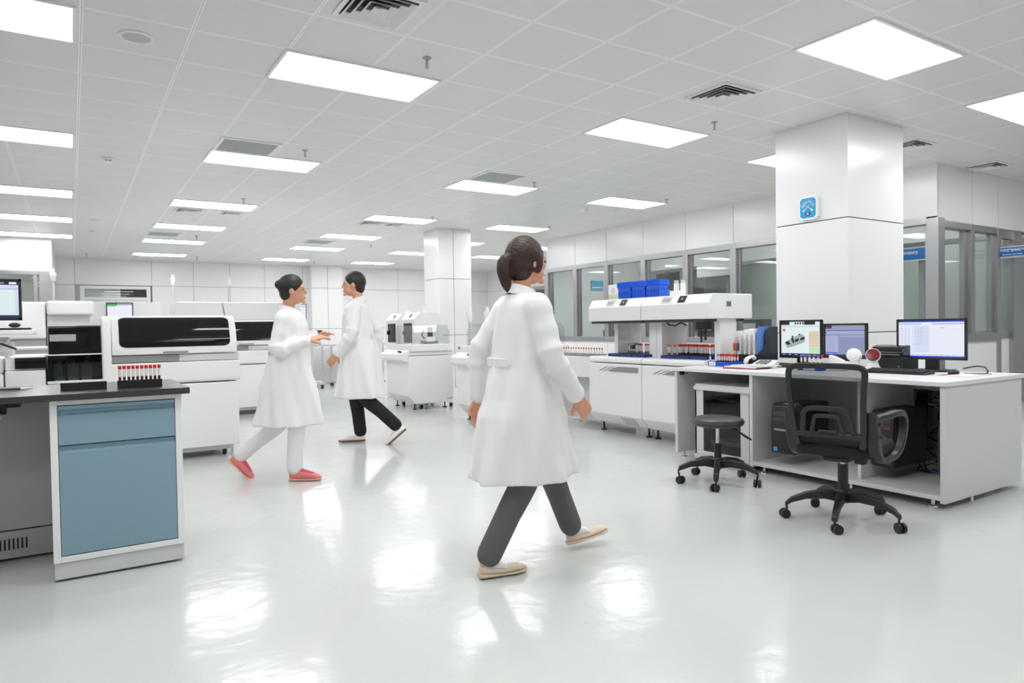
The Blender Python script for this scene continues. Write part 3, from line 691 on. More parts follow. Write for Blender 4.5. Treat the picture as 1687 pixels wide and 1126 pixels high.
def make_tower(loc, label):
    t = thing('sample_tower', label, 'lab machine', loc)
    MB(WHITE2).prism([(0, 0), (0, 1.3), (.1, 1.41), (.42, 1.41), (.5, 1.3), (.5, 0)], 'y', 0, .5).build('housing', t, bevel=.008)
    MB(SMOKE).box(-.006, .002, .08, .4, .93, 1.24).build('dark_glass_door', t, bevel=.004)
    MB(BLACK).box(-.03, -.006, .36, .39, 1.06, 1.12).build('door_handle', t, bevel=.004)
    MB(BLACK).prism([(.03, 1.333), (.07, 1.377), (.066, 1.382), (.026, 1.338)], 'y', .2, .25).build('status_screen', t)
    MB(WHITE).cyl((.3, .25, 1.41), (.3, .25, 1.46), .05, n=12).cyl((.3, .25, 1.46), (.3, .25, 1.56), .022, n=10).build('signal_lamp', t, smooth=True)
    return t
tw = make_tower((4.5, 9.85, 0), 'white tower with dark glass door right behind the block by the middle pillar'); tw['group'] = 'white towers'
copy_tree(tw, (4.5, 10.5, 0), 'white tower with dark glass door, farther of the two behind the block')
t = thing('conveyor', 'low white sample conveyor between the two clear-covered machine blocks', 'conveyor', (4.85, 8.3, 0))
MB(WHITE).box(-.15, .15, -.6, .55, .72, .84).build('track', t, bevel=.006)
MB(GREY).box(-.12, -.1, -.6, .55, .84, .88).box(.1, .12, -.6, .55, .84, .88).build('guide_rail', t)
MB(DARK).box(-.1, .1, -.1, .1, 0, .72).build('support', t)
t = thing('conveyor', 'white bridge conveyor carrying a row of tubes left of the two-bay analyzer', 'conveyor', (5.06, 6.5, 0))
MB(WHITE2).box(-.16, .2, -.52, .54, .57, .8).build('track_housing', t, bevel=.006)
MB(GREY).box(-.06, -.05, -.5, .5, .8, .83).box(.05, .06, -.5, .5, .8, .83).build('guide_rail', t)
MB(GREYW).box(.05, .5, -.5, .3, .06, .57).build('support', t)
stb = make_tube(parts=False, label='red-capped tube riding in line on the white bridge conveyor'); stb['group'] = 'tubes on the bridge conveyor'
for k in range(20):
    o = stb if k == 0 else copy_tree(stb)
    o.location = (5.06, 6.92 - .048 * k, .8005)

# centre background: table and cart
t = thing('steel_table', 'long steel-topped table on chrome legs near the far square column', 'table', (4.6, 14.3, 0))
MB(GREYW).box(-.75, 1.1, -.35, .35, .82, .86).build('tabletop', t, bevel=.005)
for x in (-.7, -.08, 1.05):
    for y in (-.3, .3): MB(CHROME).cyl((x, y, .06), (x, y, .82), .016, n=10).m(BLACK).cyl((x - .03, y, .03), (x + .03, y, .03), .03, n=12).build('leg', t, smooth=True)
tag(MB(WHITE2).box(3.9, 5.9, 14.8, 15.2, 0, .8).build('storage_cabinet', bevel=.008), 'low pale cabinet behind the steel-topped table', 'cabinet')
t = thing('instrument_cart', 'wheeled cart with post in front of the steel-topped table', 'cart', (3.95, 13.6, 0))
MB(GREYW).box(-.3, .22, -.25, .25, .08, .14).build('base', t, bevel=.01)
MB(GREYW).box(-.04, .06, -.05, .05, .14, 1.0).build('post', t, bevel=.006)
MB(WHITE).box(-.42, .28, -.25, .25, 1.0, 1.04).build('shelf', t, bevel=.006)
for x in (-.25, .18):
    for y in (-.2, .2): MB(DARK).cyl((x - .02, y, .04), (x + .02, y, .04), .04, n=14).build('caster', t, smooth=True)
t = thing('label_printer', 'white and dark label printer on the wheeled cart shelf', 'printer', (3.98, 13.6, 1.0405))
MB(WHITE).box(-.25, .1, -.15, .15, 0, .1).build('body', t, bevel=.02)
MB(DARK).cyl((.16, -.12, .06), (.16, .12, .06), .055, n=20).build('paper_roll', t, smooth=True)
make_monitor('monitor', 'far pale monitor standing above the wheeled cart', .4, .32, (3.75, 13.75, 1.0405), 0, [(sW, 0, 1, 0, 1), (sPl, 0, 1, .85, .9), (sGr, .1, .6, .7, .72)], stand=.32, bez=.012)
# service poles
def pole(x, y, h, label):
    t = thing('service_pole', label, 'pole', (x, y, 0), group='white service poles')
    MB(GREYW).cyl((0, 0, 0), (0, 0, h), .022, n=12).build('post', t, smooth=True)
    MB(WHITE).cyl((0, 0, h), (0, 0, h + .1), .035, .05, n=12).cyl((0, 0, h + .1), (0, 0, h + .16), .055, n=12).cyl((0, 0, h + .16), (0, 0, h + .24), .03, n=12).build('socket_head', t, smooth=True)
pole(2.18, 19.2, 2.36, 'thin white service pole above the black-windowed front analyzer')
pole(3.5, 19.2, 2.36, 'thin white service pole above the tall sloped white cabinet')
pole(5.32, 19.2, 2.36, 'thin white service pole left of the far square column')
pole(-.28, 16.2, 2.2, 'thin white service pole at the corner of the far left office')
for i, (x, h) in enumerate(((4.93, .0), (5.6, 0))):
    pole(5.35 + .33 * i, 9.6 - 0 * i, 1.25 + .0 * i, ['slim white pole beside the clear cover, near the towers', 'slim white pole just before the middle pillar'][i])
# ------------------------------------------------------------------ two-bay analyzer at the right
AX, A0, A1, A2 = 4.8, 4.29, 5.1, 5.93
t = thing('two_bay_analyzer', 'long white two-bay sample analyzer with overhead hood left of the desk', 'analyzer', (AX, A0, 0))
W2 = A1 - A0; W3 = A2 - A0
for a, b in ((0, W2 - .004), (W2 + .004, W3)):
    c = MB(WHITE2).prism([(.1, .1), (0, .21), (0, .752), (1.0, .752), (1.0, .1)], 'y', a, b).build('cabinet', t, bevel=.01)
    MB(WHITE).prism([(.012, .76), (0, .775), (0, .8), (.02, .822), (1.0, .822), (1.0, .76)], 'y', a, b).build('deck', t, bevel=.008)
    d = MB(GREY)                                     # printed wedge handle mark
    d.prism([(a + .04, .669), (a + .04, .722), (a + .33, .722), (a + .44, .7), (a + .52, .669)], 'x', -.0025, .001)
    for k in range(2): d.prism([(a + .56 + .06 * k, .669), (a + .46 + .06 * k, .702 + .008 * k), (a + .4 + .06 * k, .72), (a + .405 + .06 * k, .722), (a + .48 + .06 * k, .706 + .006 * k), (a + .585 + .07 * k, .669)], 'x', -.0025, .001)
    d.m(mat('gold_line', (214, 180, 140), .4)).box(-.0035, .001, a + .06, a + .46, .662, .667)
    d.build('handle_mark', c)
    v = MB(DARK)
    for i in range(5):
        for j in range(6):
            z = .115 + .014 * j; x = .1 - (z - .1) / .11 * .1
            v.box(x - .004, x + .003, a + .12 + .045 * i, a + .15 + .045 * i, z, z + .006)
    v.build('vent_slots', c)
    for y in (a + .06, b - .06):
        for x in (.16, .9): MB(BLACK).cyl((x, y, 0), (x, y, .014), .032).cyl((x, y, .014), (x, y, .1), .011, n=8).build('levelling_foot', t)
    h = MB(WHITE2).prism([(0, 1.2), (0, 1.345), (.06, 1.43), (.6, 1.43), (.6, 1.2)], 'y', a - (.06 if a == 0 else 0), b).build('hood', t, bevel=.008)
    M = basis((.031, a + .28, 1.3885), (0, -1, 0), (.06, 0, .085))
    MB(BLACK).box(-.045, .045, -.038, .038, -.002, .004, M).m(mat('gold_line', (0, 0, 0))).box(-.01, .01, -.006, .01, .004, .005, M).build('status_screen', h)
    M = basis((.031, a + .48, 1.3885), (0, -1, 0), (.06, 0, .085))
    lg = MB(GREY)
    for q in ((-.06, .06, -.034, -.031), (-.06, .06, .031, .034), (-.06, -.057, -.034, .034), (.057, .06, -.034, .034)): lg.box(q[0], q[1], q[2], q[3], 0, .003, M)
    for k in range(4): lg.box(-.045 + .024 * k, -.03 + .024 * k, -.02, .02, 0, .003, M)
    lg.build('keypad_outline', h)
    MB(DARK).box(.03, .58, a + .02, b - .02, 1.175, 1.2).build('gantry_rail', h)
MB(GREY).box(.24, .3, -.064, -.059, 1.31, 1.36).m(DARK).box(.25, .262, -.066, -.06, 1.32, 1.35).box(.278, .29, -.066, -.06, 1.32, 1.35).build('side_socket', t)
for y0_, y1_, x0_, x1_, nm in ((W3 - .26, W3 - .2, .2, .55, 'column'), (W2 - .01, W2 + .09, .2, .3, 'column'), (W2 - .09, W2 - .015, .2, .55, 'column'), (-.02, .05, .2, .42, 'column')):
    MB(WHITE2).box(x0_, x1_, y0_, y1_, .82, 1.2).build(nm, t, bevel=.004)
MB(WHITE2).box(.8, 1.0, 0, W3, .822, .93).build('rear_rail', t, bevel=.006)
MB(CLEAR).box(.12, .125, W2 + .15, W3 - .3, .95, 1.19).build('clear_guard', t)
MB(GREY).box(.2, .26, 1.13, 1.2, .94, .965).m(DARK).box(.2, .24, 1.15, 1.19, .9, .94).m(CHROME).cyl((.22, 1.17, .965), (.22, 1.17, 1.18), .006, n=8).build('gripper', t)
MB(DARK).cyl((.25, .2, 1.0), (.25, .2, 1.18), .012, n=8).cyl((.25, .25, .98), (.25, .25, 1.18), .012, n=8).box(.22, .28, .15, .29, 1.1, 1.18).build('pipette_arm', t)
MB(BLACK).tube([(.2, .66, 1.185), (.18, .6, 1.15), (.18, .52, 1.14), (.2, .46, 1.17), (.22, .4, 1.14)], .007, 6).build('cable_loop', t)

# navy racks on the deck and their tubes
rk = thing('deck_rack', 'navy blue tube rack on the left bay deck of the two-bay analyzer', 'tube rack', group='navy racks on the analyzer deck')
rb = MB(RACKBLUE).box(-.09, .09, -.09, .09, 0, .03)
rb.build('body', rk, bevel=.003)
hl = MB(BLACK)
for i in range(7):
    for j in range(7): hl.cyl((-.075 + .025 * i, -.075 + .025 * j, .03), (-.075 + .025 * i, -.075 + .025 * j, .0308), .008, n=8)
hl.build('holes', rk)
tk = make_tube(parts=False, label='x')
firstR = firstT = True
for bay, ys0 in (('left', [5.24, 5.43, 5.62]), ('right', [4.45, 4.64, 4.83])):
    for yi, y in enumerate(ys0):
        for xi, x in enumerate((4.98, 5.2)):
            o = rk if firstR else copy_tree(rk)
            firstR = False
            o.location = (x, y, .8225); o['label'] = 'navy blue tube rack on the %s bay deck, %s row, %s' % (bay, ('front', 'back')[xi], ('rightmost', 'middle', 'leftmost')[yi])
            for i in range(7):
                for j in range(7):
                    keep = (bay == 'right' and random.random() < (.42 if xi == 0 else .5) and not (xi == 0 and i < 3)) or (bay == 'left' and xi == 1 and i in (1,) and random.random() < .8)
                    if not keep: continue
                    q = tk if firstT else copy_tree(tk)
                    firstT = False
                    q.location = (x - .075 + .025 * i, y - .075 + .025 * j, .8535); q.rotation_euler = (0, 0, random.random() * 6)
                    q['label'] = 'red-capped tube in the navy racks on the %s bay deck of the two-bay analyzer' % bay; q['group'] = 'tubes on the %s bay' % bay
# on the hood
ZH = 1.4305
tag(MB(WHITE).box(5.0, 5.12, 5.66, 5.82, ZH, ZH + .17).m(mat('pale_green_card', (196, 206, 172), .5)).box(4.9985, 5.0, 5.66, 5.82, ZH, ZH + .06).m(GREYW).cyl((4.998, 5.74, ZH + .1), (5.0, 5.74, ZH + .1), .034, n=20).build('carton', bevel=.003), 'white and pale green carton at the left end of the hood top', 'box')
def blue_box(label, loc, lid, w=.2, d=.12, h=.085):
    t = thing('tip_box', label, 'box', loc, group='blue boxes on the hood')
    MB(BOXBLUE).prism([(-w / 2 + .008, 0), (-w / 2, h), (w / 2, h), (w / 2 - .008, 0)], 'x', -d / 2, d / 2).build('box_body', t, bevel=.004)
    if lid:
        MB(BOXBLUE).box(-d / 2 - .008, d / 2 + .008, -w / 2 - .008, w / 2 + .008, h, h + .055).build('comb_lid', t, bevel=.003)
        rb = MB(BOXBLUE)
        for k in range(12): rb.box(-d / 2 - .012, d / 2 + .01, -w / 2 + .006 + k * w / 12, -w / 2 + .013 + k * w / 12, h + .004, h + .058)
        rb.build('lid_ribs', t)
    else:
        rb = MB(mat('navy_plastic', (0, 0, 0)))
        for k in range(7): rb.box(-d / 2 - .004, -d / 2, -w / 2 + .02 + k * .026, -w / 2 + .024 + k * .026, .01, h)
        rb.build('ribs', t)
    return t
for k, (y, p) in enumerate(((5.56, 'leftmost'), (5.345, 'second from left'), (5.13, 'third from left'))):
    blue_box('blue ribbed storage box on the hood top, lower tier, %s' % p, (5.06, y, ZH), False)
    blue_box('blue comb-lidded storage box stacked as upper tier, %s' % p, (5.06, y, ZH + .0855), True, h=.04)
blue_box('blue ribbed storage box on the hood behind the front ones', (5.21, 5.35, ZH), False, w=.4)
tag(MB(WHITE).box(4.93, 5.02, 4.72, 4.83, ZH, ZH + .05).build('carton', bevel=.003), 'small flat white carton lying at the foot of the two white bottles', 'box')
for y, l in ((4.862, 'left'), (4.775, 'right')):
    t = thing('bottle', 'tall white bottle on the hood top, %s of the two' % l, 'bottle', (5.06, y, ZH))
    MB(WHITE).cyl((0, 0, 0), (0, 0, .13), .027, n=16).build('body', t, smooth=True)
    MB(GREYW).cyl((0, 0, .131), (0, 0, .16), .022, n=16).build('cap', t, smooth=True)
# inside the glazed room: bench with instruments seen through the panes
t = thing('bench', 'white bench along the inside of the glazed room windows', 'bench', (9.5, 8.5, 0))
MB(WHITE2).box(-.3, .3, -3.3, 3.3, .86, .9).build('worktop', t, bevel=.005)
MB(GREYW).box(-.25, .3, -3.25, 3.25, 0, .86).build('cabinet', t)
for k, (y, w_, h_, m_, l) in enumerate(((10.9, .35, .16, DARK, 'dark grey office printer'), (9.2, .5, .3, mat('mid_grey', (0, 0, 0)), 'grey bench instrument'), (8.3, .4, .36, DARK, 'dark square monitor'), (7.4, .45, .32, DARK, 'black monitor'))):
    t = thing('bench_instrument', l + ' behind the windows, %s from the post by the near column' % ('fourth', 'third', 'second', 'first')[k], 'instrument', (9.5, y, .9005))
    MB(m_).box(-.15, .15, -w_ / 2, w_ / 2, 0, h_).build('body', t, bevel=.015)
    MB(GREYW).box(-.155, -.148, -w_ * .3, w_ * .3, h_ * .4, h_ * .8).build('front_panel', t)
t = thing('bench_instrument', 'white curved instrument behind the window just left of the near column', 'instrument', (9.4, 6.35, .9005))
MB(WHITE).prism([(-.55, 0), (-.55, .2), (-.4, .55), (-.15, .72), (.4, .72), (.4, 0)][::1], 'x', -.2, .2).build('hood', t, bevel=.05, seg=3)
MB(mat('dusty_rose', (190, 130, 120), .5)).box(-.204, -.2, -.1, .2, .5, .56).build('nameplate', t)
t = thing('wall_air_conditioner', 'white wall mounted air conditioner seen through the middle windows', 'air conditioner', (11.59, 9.9, 2.15))
MB(WHITE).box(-.22, 0, -.45, .45, 0, .26).build('body', t, bevel=.03, seg=3)
MB(GREY).box(-.2, -.05, -.4, .4, -.004, .0).build('outlet_slot', t)
def sign(name, label, loc, w, h, l1, l2, xd, s1, s2, th=.03):
    t = thing(name, label, 'sign', loc)
    n = Vector(xd).cross(Vector((0, 0, 1)))
    M = basis((0, 0, 0), xd, (0, 0, 1))
    MB(GREYW).box(-w / 2, w / 2, -h / 2, h / 2, -th / 2, th / 2, M).build('frame', t, bevel=.003)
    MB(SIGNB).box(-w / 2 + .025, w / 2 - .025, -h / 2 + .02, h / 2 - .02, -th / 2 - .001, th / 2 + .001, M).build('blue_panel', t)
    if l1: text_mesh('lettering', l1, s1, PAPER, t, M @ Matrix.Translation((0, h * .13, th / 2 + .0015)), sx=.98, bold=.0015)
    if l2: text_mesh('lettering', l2, s2, PAPER, t, M @ Matrix.Translation((0, -h * .2, th / 2 + .0015)), bold=.0006)
    return t
sg = sign('door_sign', 'blue hanging door sign with white Chinese lettering at the right edge', (10.53, 4.1, 2.05), .34, .155, '检验报告审核室', 'Laboratory Report Room', (0, -1, 0), .042, .022)
for z in (-.03, .03): MB(STEEL).box(-.008, .008, .165, .19, z - .006, z + .006).build('bracket', sg)
sign('hanging_sign', 'blue sign reading Laboratory seen through glass right of the near column', (11.56, 6.0, 2.24), .9, .22, 'Laboratory', '', (0, -1, 0), .08, .02)
for o_ in (MB(mat('light_blue_poster', (150, 186, 222), .5)).box(13.98, 13.995, 4.75, 5.3, .95, 1.75).build('poster'),): tag(o_, 'pale blue poster on the far wall seen through glass by the near column', 'poster')
tag(MB(mat('light_blue_notice', (96, 180, 220), .5)).box(10.12, 10.48, 12.375, 12.392, 1.98, 2.2).m(PAPER).box(10.15, 10.45, 12.37, 12.375, 2.03, 2.06).build('notice'), 'small light blue notice seen through the far left window panes', 'notice')
# thermo-hygrometer on the column
t = thing('hygrometer', 'white octagonal dial thermometer with blue face on the near column', 'thermometer', (6.03, 4.045, 2.255))
M = basis((0, 0, 0), (0, -1, 0), (0, 0, 1))
def octo(w, h, c): return [(-w + c, -h), (w - c, -h), (w, -h + c), (w, h - c), (w - c, h), (-w + c, h), (-w, h - c), (-w, -h + c)]
cs = MB(WHITE); P = octo(.105, .115, .028); cs.loft([[M @ Vector((p[0], p[1], 0)) for p in P], [M @ Vector((p[0], p[1], .035)) for p in P]]); cs.build('case', t, bevel=.006)
fc = MB(DIALB); P = octo(.083, .095, .022); fc.loft([[M @ Vector((p[0], p[1], .035)) for p in P], [M @ Vector((p[0], p[1], .037)) for p in P]]); fc = fc.build('dial_face', t)
def arc(mb, r0, r1, a0, a1, z, n=16):
    for i in range(n):
        b0, b1 = math.radians(a0 + (a1 - a0) * i / n), math.radians(a0 + (a1 - a0) * (i + 1) / n)
        mb.quad(*[M @ Vector((r * math.cos(b), r * math.sin(b) + .004, z)) for r, b in ((r0, b0), (r1, b0), (r1, b1), (r0, b1))])
ar = MB(mat('dial_pink', (232, 180, 176), .5)); arc(ar, .05, .058, 3, 86, .0376); arc(ar, .05, .058, 94, 177, .0376)
ar.m(mat('dial_green', (110, 160, 110), .5)); arc(ar, .043, .05, 3, 80, .0376); ar.m(mat('dial_tan', (206, 186, 150), .5)); arc(ar, .044, .05, 96, 177, .0376); ar.build('scale_arc', fc)
nd = MB(PAPER)
for sgn in (-1, 1):
    a, b = Vector((sgn * .045, -.022, .038)), Vector((-sgn * .034, .034, .038)); d = (b - a).normalized(); q = Vector((-d.y, d.x, 0))
    nd.quad(*[M @ v for v in (a - q * .0035, a + q * .0035, b + q * .0008, b - q * .0008)])
    nd.loft([[M @ (Vector((sgn * .045, -.024, z)) + Vector((.009 * math.cos(PI / 5 * i), .009 * math.sin(PI / 5 * i), 0))) for i in range(10)] for z in (.037, .039)])
nd.build('needle', fc)
el = MB(mat('dial_dark', (74, 70, 84), .5)); el.loft([[M @ Vector((.03 * math.cos(PI / 10 * i), -.055 + .021 * math.sin(PI / 10 * i), z)) for i in range(20)] for z in (.037, .0385)])
el.m(PAPER)
for a, b in (((-.006, -.066), (-.006, -.044)), ((-.004, -.055), (.009, -.043)), ((-.004, -.055), (.009, -.067))):
    a, b = Vector(a + (.0388,)), Vector(b + (.0388,)); d = (b - a).normalized(); q = Vector((-d.y, d.x, 0)) * .0028
    el.quad(*[M @ v for v in (a - q, a + q, b + q, b - q)])
el.build('oval_emblem', fc)
for word, a0, a1 in (('CELSIUS', 172, 100), ('HUMIDITY', 80, 8)):
    for i, ch in enumerate(word):
        a = math.radians(a0 + (a1 - a0) * i / (len(word) - 1)); p = (.068 * math.cos(a), .068 * math.sin(a) + .004, .0375)
        text_mesh('lettering', ch, .013, PAPER, fc, M @ Matrix.Translation(p) @ Matrix.Rotation(a - PI / 2, 4, 'Z'), depth=.0003)
# ------------------------------------------------------------------ desk
DX0, DX1, DY0, DY1, DZ = 4.41, 5.45, 2.07, 4.272, .78
t = thing('desk', 'long white computer desk with open knee spaces beside the near column', 'desk', (DX0, DY0, 0))
def dl(mb): return mb
LOC = (-DX0, -DY0, 0)
def B(m_, *a): return MB(m_).box(*a)
B(DESKTOP, DX0 - .02, DX1 + .03, DY0 - .01, DY1 + .01, DZ - .028, DZ).build('tabletop', t, bevel=.003, loc=LOC)
B(DESKM, DX0, DX1, DY0, DY0 + .03, .04, DZ - .03).build('end_panel', t, bevel=.002, loc=LOC)
B(DESKM, DX0, DX1, DY1 - .03, DY1, .04, DZ - .03).build('end_panel', t, bevel=.002, loc=LOC)
B(DESKM, DX0, DX1, 3.46, 3.49, .04, DZ - .03).build('divider', t, bevel=.002, loc=LOC)
B(DESKM, DX0 + .06, DX1, 2.63, 2.655, .085, DZ - .03).build('divider', t, bevel=.002, loc=LOC)
B(DESKM, DX0, DX1, DY0 + .03, 3.46, .055, .085).build('bottom_shelf', t, bevel=.002, loc=LOC)
B(DESKM, DX1 - .03, DX1, DY0 + .03, DY1 - .03, .06, DZ - .03).build('back_panel', t, loc=LOC)
ip = MB(DESKM)
hx = 5.12
for a in ((2.1, 2.44, .085, .75), (2.66, 2.63, 0, 0), (2.62, 3.46, .085, .75), (2.44, 2.62, .66, .75), (2.44, 2.62, .085, .15)):
    if a[1] > a[0]: ip.box(hx, hx + .02, a[0], a[1], a[2], a[3])
ip.build('inner_panel', t, loc=LOC)
for y in (DY0 + .1, 2.7, 3.4, DY1 - .05):
    for x in (DX0 + .06, DX1 - .1): MB(CHROME).lathe([(.028, 0), (.026, .008), (.012, .014), (.01, .055)], (x, y, 0), n=16).build('levelling_foot', t, smooth=True, loc=LOC)
MB(CHROME).cyl((DX0 + .3, DY0 - .012, .018), (DX0 + .3, DY0 - .012, .05), .01, n=8).build('shelf_pin', t, loc=LOC)
MB(BLACK).box(DX0 + .03, DX0 + .06, DY1 - .06, DY1 - .03, .715, .75).cyl((DX0 + .12, DY1 - .034, .725), (DX0 + .12, DY1 - .03, .725), .006, n=10).build('corner_bracket', t, loc=LOC)
# network cabinet
cx0, cx1, cy0, cy1 = 4.44, 4.97, 3.5, 4.07
t = thing('network_cabinet', 'small pale network rack cabinet with glass door under the desk behind the stool', 'cabinet', ((cx0 + cx1) / 2, (cy0 + cy1) / 2, 0))
LOC = (-(cx0 + cx1) / 2, -(cy0 + cy1) / 2, 0)
GC = mat('rack_grey', (206, 206, 204), .45)
mb = MB(GC); mb.box(cx0, cx1, cy0, cy0 + .02, .06, .64).box(cx0, cx1, cy1 - .02, cy1, .06, .64).box(cx1 - .02, cx1, cy0, cy1, .06, .64).box(cx0, cx1, cy0, cy1, .06, .09)
mb.box(cx0, cx0 + .02, cy0, cy0 + .1, .09, .6).box(cx0, cx0 + .02, cy1 - .09, cy1, .09, .6).build('housing', t, bevel=.003, loc=LOC)
MB(GC).prism([(cx0 - .02, .6), (cx0 - .02, .62), (cx0 + .01, .65), (cx1, .65), (cx1, .6)], 'y', cy0, cy1).build('top_cap', t, bevel=.004, loc=LOC)
pv = MB(DARK)
for k in range(40): pv.box(cx0 + .02, cx0 + .05, cy0 + .08 + .01 * k, cy0 + .086 + .01 * k, .6495, .651)
pv.build('top_perforations', t, loc=LOC)
MB(GC).box(cx0 - .015, cx1, cy0, cy1, .025, .06).build('base', t, bevel=.003, loc=LOC)
MB(DGLASS).box(cx0 + .004, cx0 + .01, cy0 + .1, cy1 - .09, .09, .6).build('glass_door', t, loc=LOC)
MB(BLACK).cyl((cx0 - .006, cy1 - .03, .34), (cx0, cy1 - .03, .34), .012, n=12).build('lock', t, loc=LOC)
ri = MB(GREY)
for y in (cy0 + .12, cy1 - .13):
    ri.box(cx0 + .07, cx0 + .09, y, y + .02, .1, .6)
    for k in range(16):
        pass
ri.build('mounting_rail', t, loc=LOC)
sw = MB(BLACK).box(cx0 + .06, cx0 + .3, cy0 + .13, cy1 - .12, .5, .55).m(TUBEG)
for k in range(8): sw.box(cx0 + .057, cx0 + .06, cy0 + .2 + .022 * k, cy0 + .212 + .022 * k, .52, .53)
sw.m(GREYW).box(cx0 + .06, cx0 + .35, cy0 + .13, cy1 - .12, .15, .18).m(mat('blue_cap', (0, 0, 0))).box(cx0 + .06, cx0 + .08, cy0 + .13, cy0 + .15, .3, .36)
sw.build('network_switch', t, loc=LOC)
# computers
def tower_pc(label, x0, x1, y0, y1, z0, z1, kind):
    t = thing('desktop_computer', label, 'computer', ((x0 + x1) / 2, (y0 + y1) / 2, z0)); lc = (-(x0 + x1) / 2, -(y0 + y1) / 2, 0)
    MB(BLACK).box(x0 + .03, x1, y0, y1, z0, z1).build('case', t, bevel=.006, loc=lc)
    f = MB(BLACKS).prism([(x0 + .03, z0), (x0 + .005, z0 + .01), (x0, z0 + (z1 - z0) * .55), (x0 + .012, z1 - .02), (x0 + .03, z1)], 'y', y0 + .002, y1 - .002).build('front_panel', t, bevel=.006, loc=lc)
    d = MB(DARK).box(x0 + .002, x0 + .01, y0 + .02, y1 - .02, z1 - .09, z1 - .055).box(x0 + .0, x0 + .01, y0 + .02, y1 - .02, z1 - .13, z1 - .1)
    d.m(GREY).box(x0 - .003, x0 + .01, y0 + .015, y1 - .03, z1 - .2, z1 - .185)
    d.build('drive_bay', t, loc=lc)
    if kind == 0:
        MB(mat('sticker_blue', (70, 160, 215), .4)).box(x0 + .0, x0 + .02, y1 - .055, y1 - .025, z0 + .02, z0 + .05).build('sticker', t, loc=lc)
        MB(mat('sticker_yellow', (214, 214, 150), .5)).box(x0 + .035, x0 + .08, y0 + .03, y0 + .1, z1, z1 + .001).build('sticker', t, loc=lc)
    elif kind == 1:
        MB(REDLED).box(x0 - .001, x0 + .01, y0 + .03, y0 + .06, z1 - .12, z1 - .115).build('indicator', t, loc=lc)
        MB(DARK).prism([(y0 + .01, z0 + .06), (y0 + .07, z0 + .17), (y1 - .02, z0 + .19), (y1 - .02, z0 + .02), (y0 + .01, z0 + .02)], 'x', x0 - .006, x0 + .012).build('lower_grille', t, bevel=.003, loc=lc)
tower_pc('black desktop computer tower with small blue sticker under the desk left of the chair', 4.44, 4.9, 3.14, 3.32, .0855, .46, 0)
tower_pc('black desktop computer tower with dark grey front under the desk right of the chair', 4.56, 4.99, 2.46, 2.615, .0855, .47, 1)
tower_pc('black slim computer tower partly hidden inside the right end of the desk', 4.58, 4.95, 2.12, 2.2, .0855, .42, 2)
tag(MB(mat('cardboard', (176, 140, 104), .7)).box(4.95, 5.05, 2.72, 2.8, .0855, .12).build('carton', bevel=.002), 'small brown carton on the desk bottom shelf behind the chair', 'box')
cols = [BLACK, BLACK, BLACK, BLACK, BLACK, mat('cable_blue', (40, 80, 170), .5), mat('cable_white', (190, 190, 186), .5), BLACK, mat('cable_grey', (120, 120, 118), .5)]
random.seed(3)
for k, c in enumerate(cols):
    y = 2.44 + .02 * k; pts = [(5.2 + .01 * k, y + .03, .66 - .02 * k)]
    for j in range(5): pts.append((5.05 + random.uniform(-.03, .14) if j > 2 else 5.16 + random.uniform(-.02, .05), 2.28 + random.random() * .3, .55 - .11 * j))
    pts.append((4.98 + random.random() * .1, 2.3 + random.random() * .14, .093))
    cv = []                                                          # smooth through points
    for i in range(len(pts) - 1):
        p0, p1, p2, p3 = [Vector(pts[max(0, min(len(pts) - 1, i + q))]) for q in (-1, 0, 1, 2)]
        for u in range(6):
            s_ = u / 6; cv.append(.5 * ((2 * p1) + (p2 - p0) * s_ + (2 * p0 - 5 * p1 + 4 * p2 - p3) * s_ ** 2 + (3 * p1 - p0 - 3 * p2 + p3) * s_ ** 3))
    cv.append(Vector(pts[-1]))
    for v in cv: v.y = max(2.245, v.y)
    tag(MB(c).tube(cv, .0045, 6).build('cable', smooth=True), {5: 'blue cable hanging in the knot at the right end under the desk', 6: 'white cable hanging in the knot at the right end under the desk', 8: 'grey cable hanging in the knot at the right end under the desk'}.get(k, 'black cable in the tangled knot at the right end under the desk'), 'cable', 'tangled cables under the desk')
t = thing('power_strip', 'dark power strip fixed upright behind the cut-out under the desk', 'power strip', (5.2, 2.6, .3))
MB(BLACK).box(-.02, .02, -.03, .03, 0, .33).build('body', t, bevel=.005)
for k in range(3): MB(BLACK).box(-.055, -.02, -.022, .022, .05 + .09 * k, .1 + .09 * k).build('plug', t, bevel=.006)

# ------------------------------------------------------------------ on the desk
ZD = DZ + .0006
make_monitor('monitor', 'left desk monitor showing a picture of a machine on pale ground', .405, .33, (5.28, 3.64, ZD), -PI / 2, p_ice, stand=.065)
make_monitor('monitor', 'middle desk monitor with greyish purple screen', .37, .285, (5.28, 3.235, ZD), -PI / 2, p_per, stand=.075)
make_monitor('monitor', 'right wide desk monitor with bright white and blue table screen', .475, .3, (5.3, 2.585, ZD), -PI / 2 + .06, p_list, stand=.085, bez=.015)
